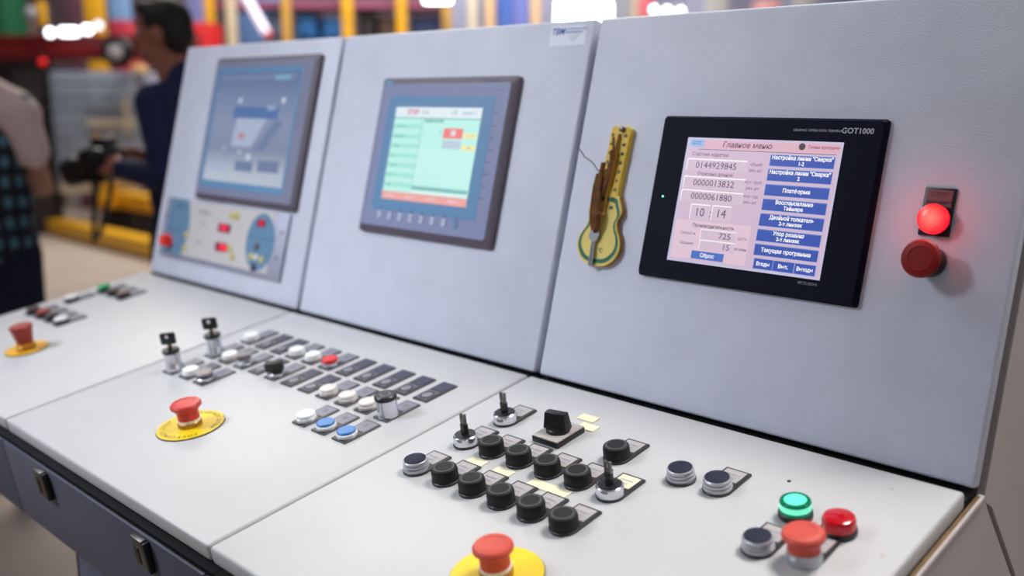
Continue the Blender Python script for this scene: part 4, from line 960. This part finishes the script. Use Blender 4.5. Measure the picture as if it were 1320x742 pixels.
b = MB(); b.box((0, .10, 1.55), (xs[-1]-xs[0], .16, 1.63), ORM, bev=.005); b.build('shelf_beam', g)
b = MB(); b.box((0, .16, 1.57), (xs[-1]-xs[0], .95, 1.61), DKM); b.build('shelf', g)
def crate(x0, x1, z0, z1, m_, lb):
    gg = empty('crate', HALL @ T(((x0+x1)/2, ry+.5, z0)), lb, 'crate', 'crates in the storage rack'); hw = (x1-x0)/2-.03
    b = MB(); b.box((-hw, -.3, 0), (hw, .3, z1-z0-.03), m_, bev=.015); b.build('body', gg)
    b = MB(); b.box((-hw-.01, -.31, z1-z0-.06), (hw+.01, .31, z1-z0-.03), m_, bev=.008); b.build('rim', gg)
    b = MB(); b.box((-.08, -.32, (z1-z0)*.6), (.08, -.295, (z1-z0)*.6+.05), BLACK, bev=.004); b.build('handle', gg)
zu = 1.62; zt = Zp(8, d)-.06
BL = mat('vivid_blue_crate', (20, 104, 176), .45, vary=.08, vscale=5); NV = mat('navy_crate', (34, 52, 104), .5); BK = mat('dark_crate', (36, 30, 36), .5); BR = mat('brown_crate', (86, 62, 50), .6)
m2 = (xs[2]+xs[3])/2
crate(xs[2]+.05, m2-.03, zu, zt, BL, 'vivid blue crate just right of the dim ochre post')
crate(m2, xs[3]-.06, zu, zt-.05, BL, 'vivid blue crate just left of the bright yellow post')
m3 = (xs[3]+xs[4])/2
crate(xs[3]+.06, m3, zu, zt, BK, 'black crate right of the bright yellow post'); crate(m3, xs[4]-.06, zu, zt-.04, BR, 'dark brown crate left of the last yellow post')
crate(xs[4]+.06, xs[5]-.05, zu, zt-.02, NV, 'navy crate between the last two posts')
m1 = (xs[1]+xs[2])/2
crate(xs[1]+.06, m1, zu, zu+.45, mat('dusty_red_crate', (170, 60, 66), .5), 'dusty red crate under the slanted white tube'); crate(m1, xs[2]-.05, zu, zt, mat('slate_crate', (84, 104, 136), .5), 'slate crate left of the dim ochre post')
# slanted white tube light
d = 12.0
p0 = Vector((HX(322, d), HY(330, d), Zp(-4, d))); p1 = Vector((HX(347, d), HY(330, d), Zp(43, d)))
g = empty('tube_light', HALL @ T(p0), 'slanted white tube with a red end in front of the rack', 'tube light')
b = MB(); b.tube([(0, 0, 0), p1-p0], .05, mat('tube_white', (245, 236, 246), .4, emit=(240, 228, 244), es=.8), 14); b.build('tube', g)
b = MB(); b.tube([p1-p0, (p1-p0)*1.14], .055, mat('tube_red_end', (200, 60, 74), .5), 14); b.build('end_cap', g)
# bright fixtures
def fixture(px0, px1, py0, py1, d, lb, es=9):
    x0, x1 = HX(px0, d), HX(px1, d); z0, z1 = Zp(py1, d), Zp(py0, d)
    g = empty('light_panel', HALL @ T(((x0+x1)/2, HY((px0+px1)/2, d), z0)), lb, 'lamp'); hw = (x1-x0)/2
    b = MB(); b.box((-hw, -.02, 0), (hw, .02, z1-z0), mat('panel_white_%d' % es, (255, 255, 255), .4, emit=(248, 250, 255), es=es), bev=.012); b.build('diffuser', g)
    b = MB(); b.box((-hw-.02, .021, -.02), (hw+.02, .09, z1-z0+.02), STEEL, bev=.006); b.build('housing', g)
    for s_ in (-1, 1):
        b = MB(); b.tube([(s_*hw*.8, .05, z1-z0), (s_*hw*.8, .05, 7-z0)], .008, STEEL, 6); b.build('hanger', g)
fixture(549, 583, -12, 6, 12.0, 'white light panel hanging over the right end of the rack')
fixture(716, 786, 5, 40, 12.0, 'large glowing white light panel behind the middle console')
for px, lb in ((840, 'first small white bulb over the right console door'), (857, 'second small white bulb over the right console door'), (874, 'third small white bulb over the right console door')):
    d = 11; g = empty('bulb', HALL @ T((HX(px, d), HY(px, d), Zp(14+(px-840)*.06, d))), lb, 'lamp', 'small bulbs behind the right console')
    MB().ball((0, 0, 0), .035, LAMPW).build('glass', g); MB().tube([(0, 0, .03), (0, 0, 4.4)], .008, STEEL, 6).build('hanger', g)
# second rack and pillars at the right
d = 14
xs2 = [HX(p, d) for p in (610, 632, 690)]
g = empty('storage_rack', HALL @ T((xs2[0], HY(640, d), 0)), 'pale storage rack with cream and orange posts left of the large light panel', 'storage rack')
for x, m_ in zip(xs2, (CRM, mat('apricot_post', (226, 184, 128), .5), MATS['apricot_post'] if 'apricot_post' in MATS else ORM)):
    b = MB(); b.box((x-xs2[0]-.06, -.06, 0), (x-xs2[0]+.06, .06, 3.8), m_, bev=.008); b.build('post', g)
for z_ in (1.3, 2.15, 3.4): 
    b = MB(); b.box((0, .06, z_-.04), (xs2[2]-xs2[0], .8, z_), mat('lavender_shelf', (150, 150, 190), .6)); b.build('shelf', g)
for x0, x1, m_, lb in ((xs2[1]+.1, (xs2[1]+xs2[2])/2, mat('cornflower_bin', (74, 108, 186), .5), 'cornflower blue bin on the pale rack, left one'), ((xs2[1]+xs2[2])/2+.02, xs2[2]-.1, mat('periwinkle_bin', (112, 124, 196), .5), 'periwinkle bin on the pale rack, right one')):
    gg = empty('bin', HALL @ T(((x0+x1)/2, HY(640, d)+.4, 2.15)), lb, 'bin'); hw = (x1-x0)/2
    b = MB(); b.prism([(-hw*.9, -.25), (hw*.9, -.25), (hw*.9, .25), (-hw*.9, .25)], 0, .75, m_, top=[(-hw, -.28), (hw, -.28), (hw, .28), (-hw, .28)]); b.build('body', gg)
    b = MB(); b.box((-hw-.01, -.29, .72), (hw+.01, .29, .77), m_, bev=.01); b.build('rim', gg)
for px, wd, m_, lb in ((803, .12, mat('grey_pillar', (150, 150, 156), .6), 'grey pillar right of the large light panel'), (814, .08, CRM, 'cream pipe beside the grey pillar'), (918, .16, mat('stone_pillar', (186, 184, 178), .6), 'pale stone grey pillar behind the right console'), (1030, .14, mat('stone_pillar', (186, 184, 178), .6), 'pale stone grey pillar nearest the right edge')):
    b = MB(); b.box((-wd, -.12, 0), (wd, .12, 6), m_, bev=.015); b.box((-wd-.05, -.17, 0), (wd+.05, .17, .25), m_, bev=.01)
    tag(b.build('pillar', None, HALL @ T((HX(px, 14.5), HY(px, 14.5), 0))), lb, 'pillar')
cab(824, 842, Zp(-2, 13), 13, mat('salmon_paint', (206, 96, 104), .5), 'steel_cabinet', 'salmon red cabinet beside the cream pipe', 'cabinet')
cab(975, 1000, Zp(2, 14), 14, mat('peach_paint', (226, 160, 150), .5), 'steel_cabinet', 'peach cabinet showing just over the right console', 'cabinet')
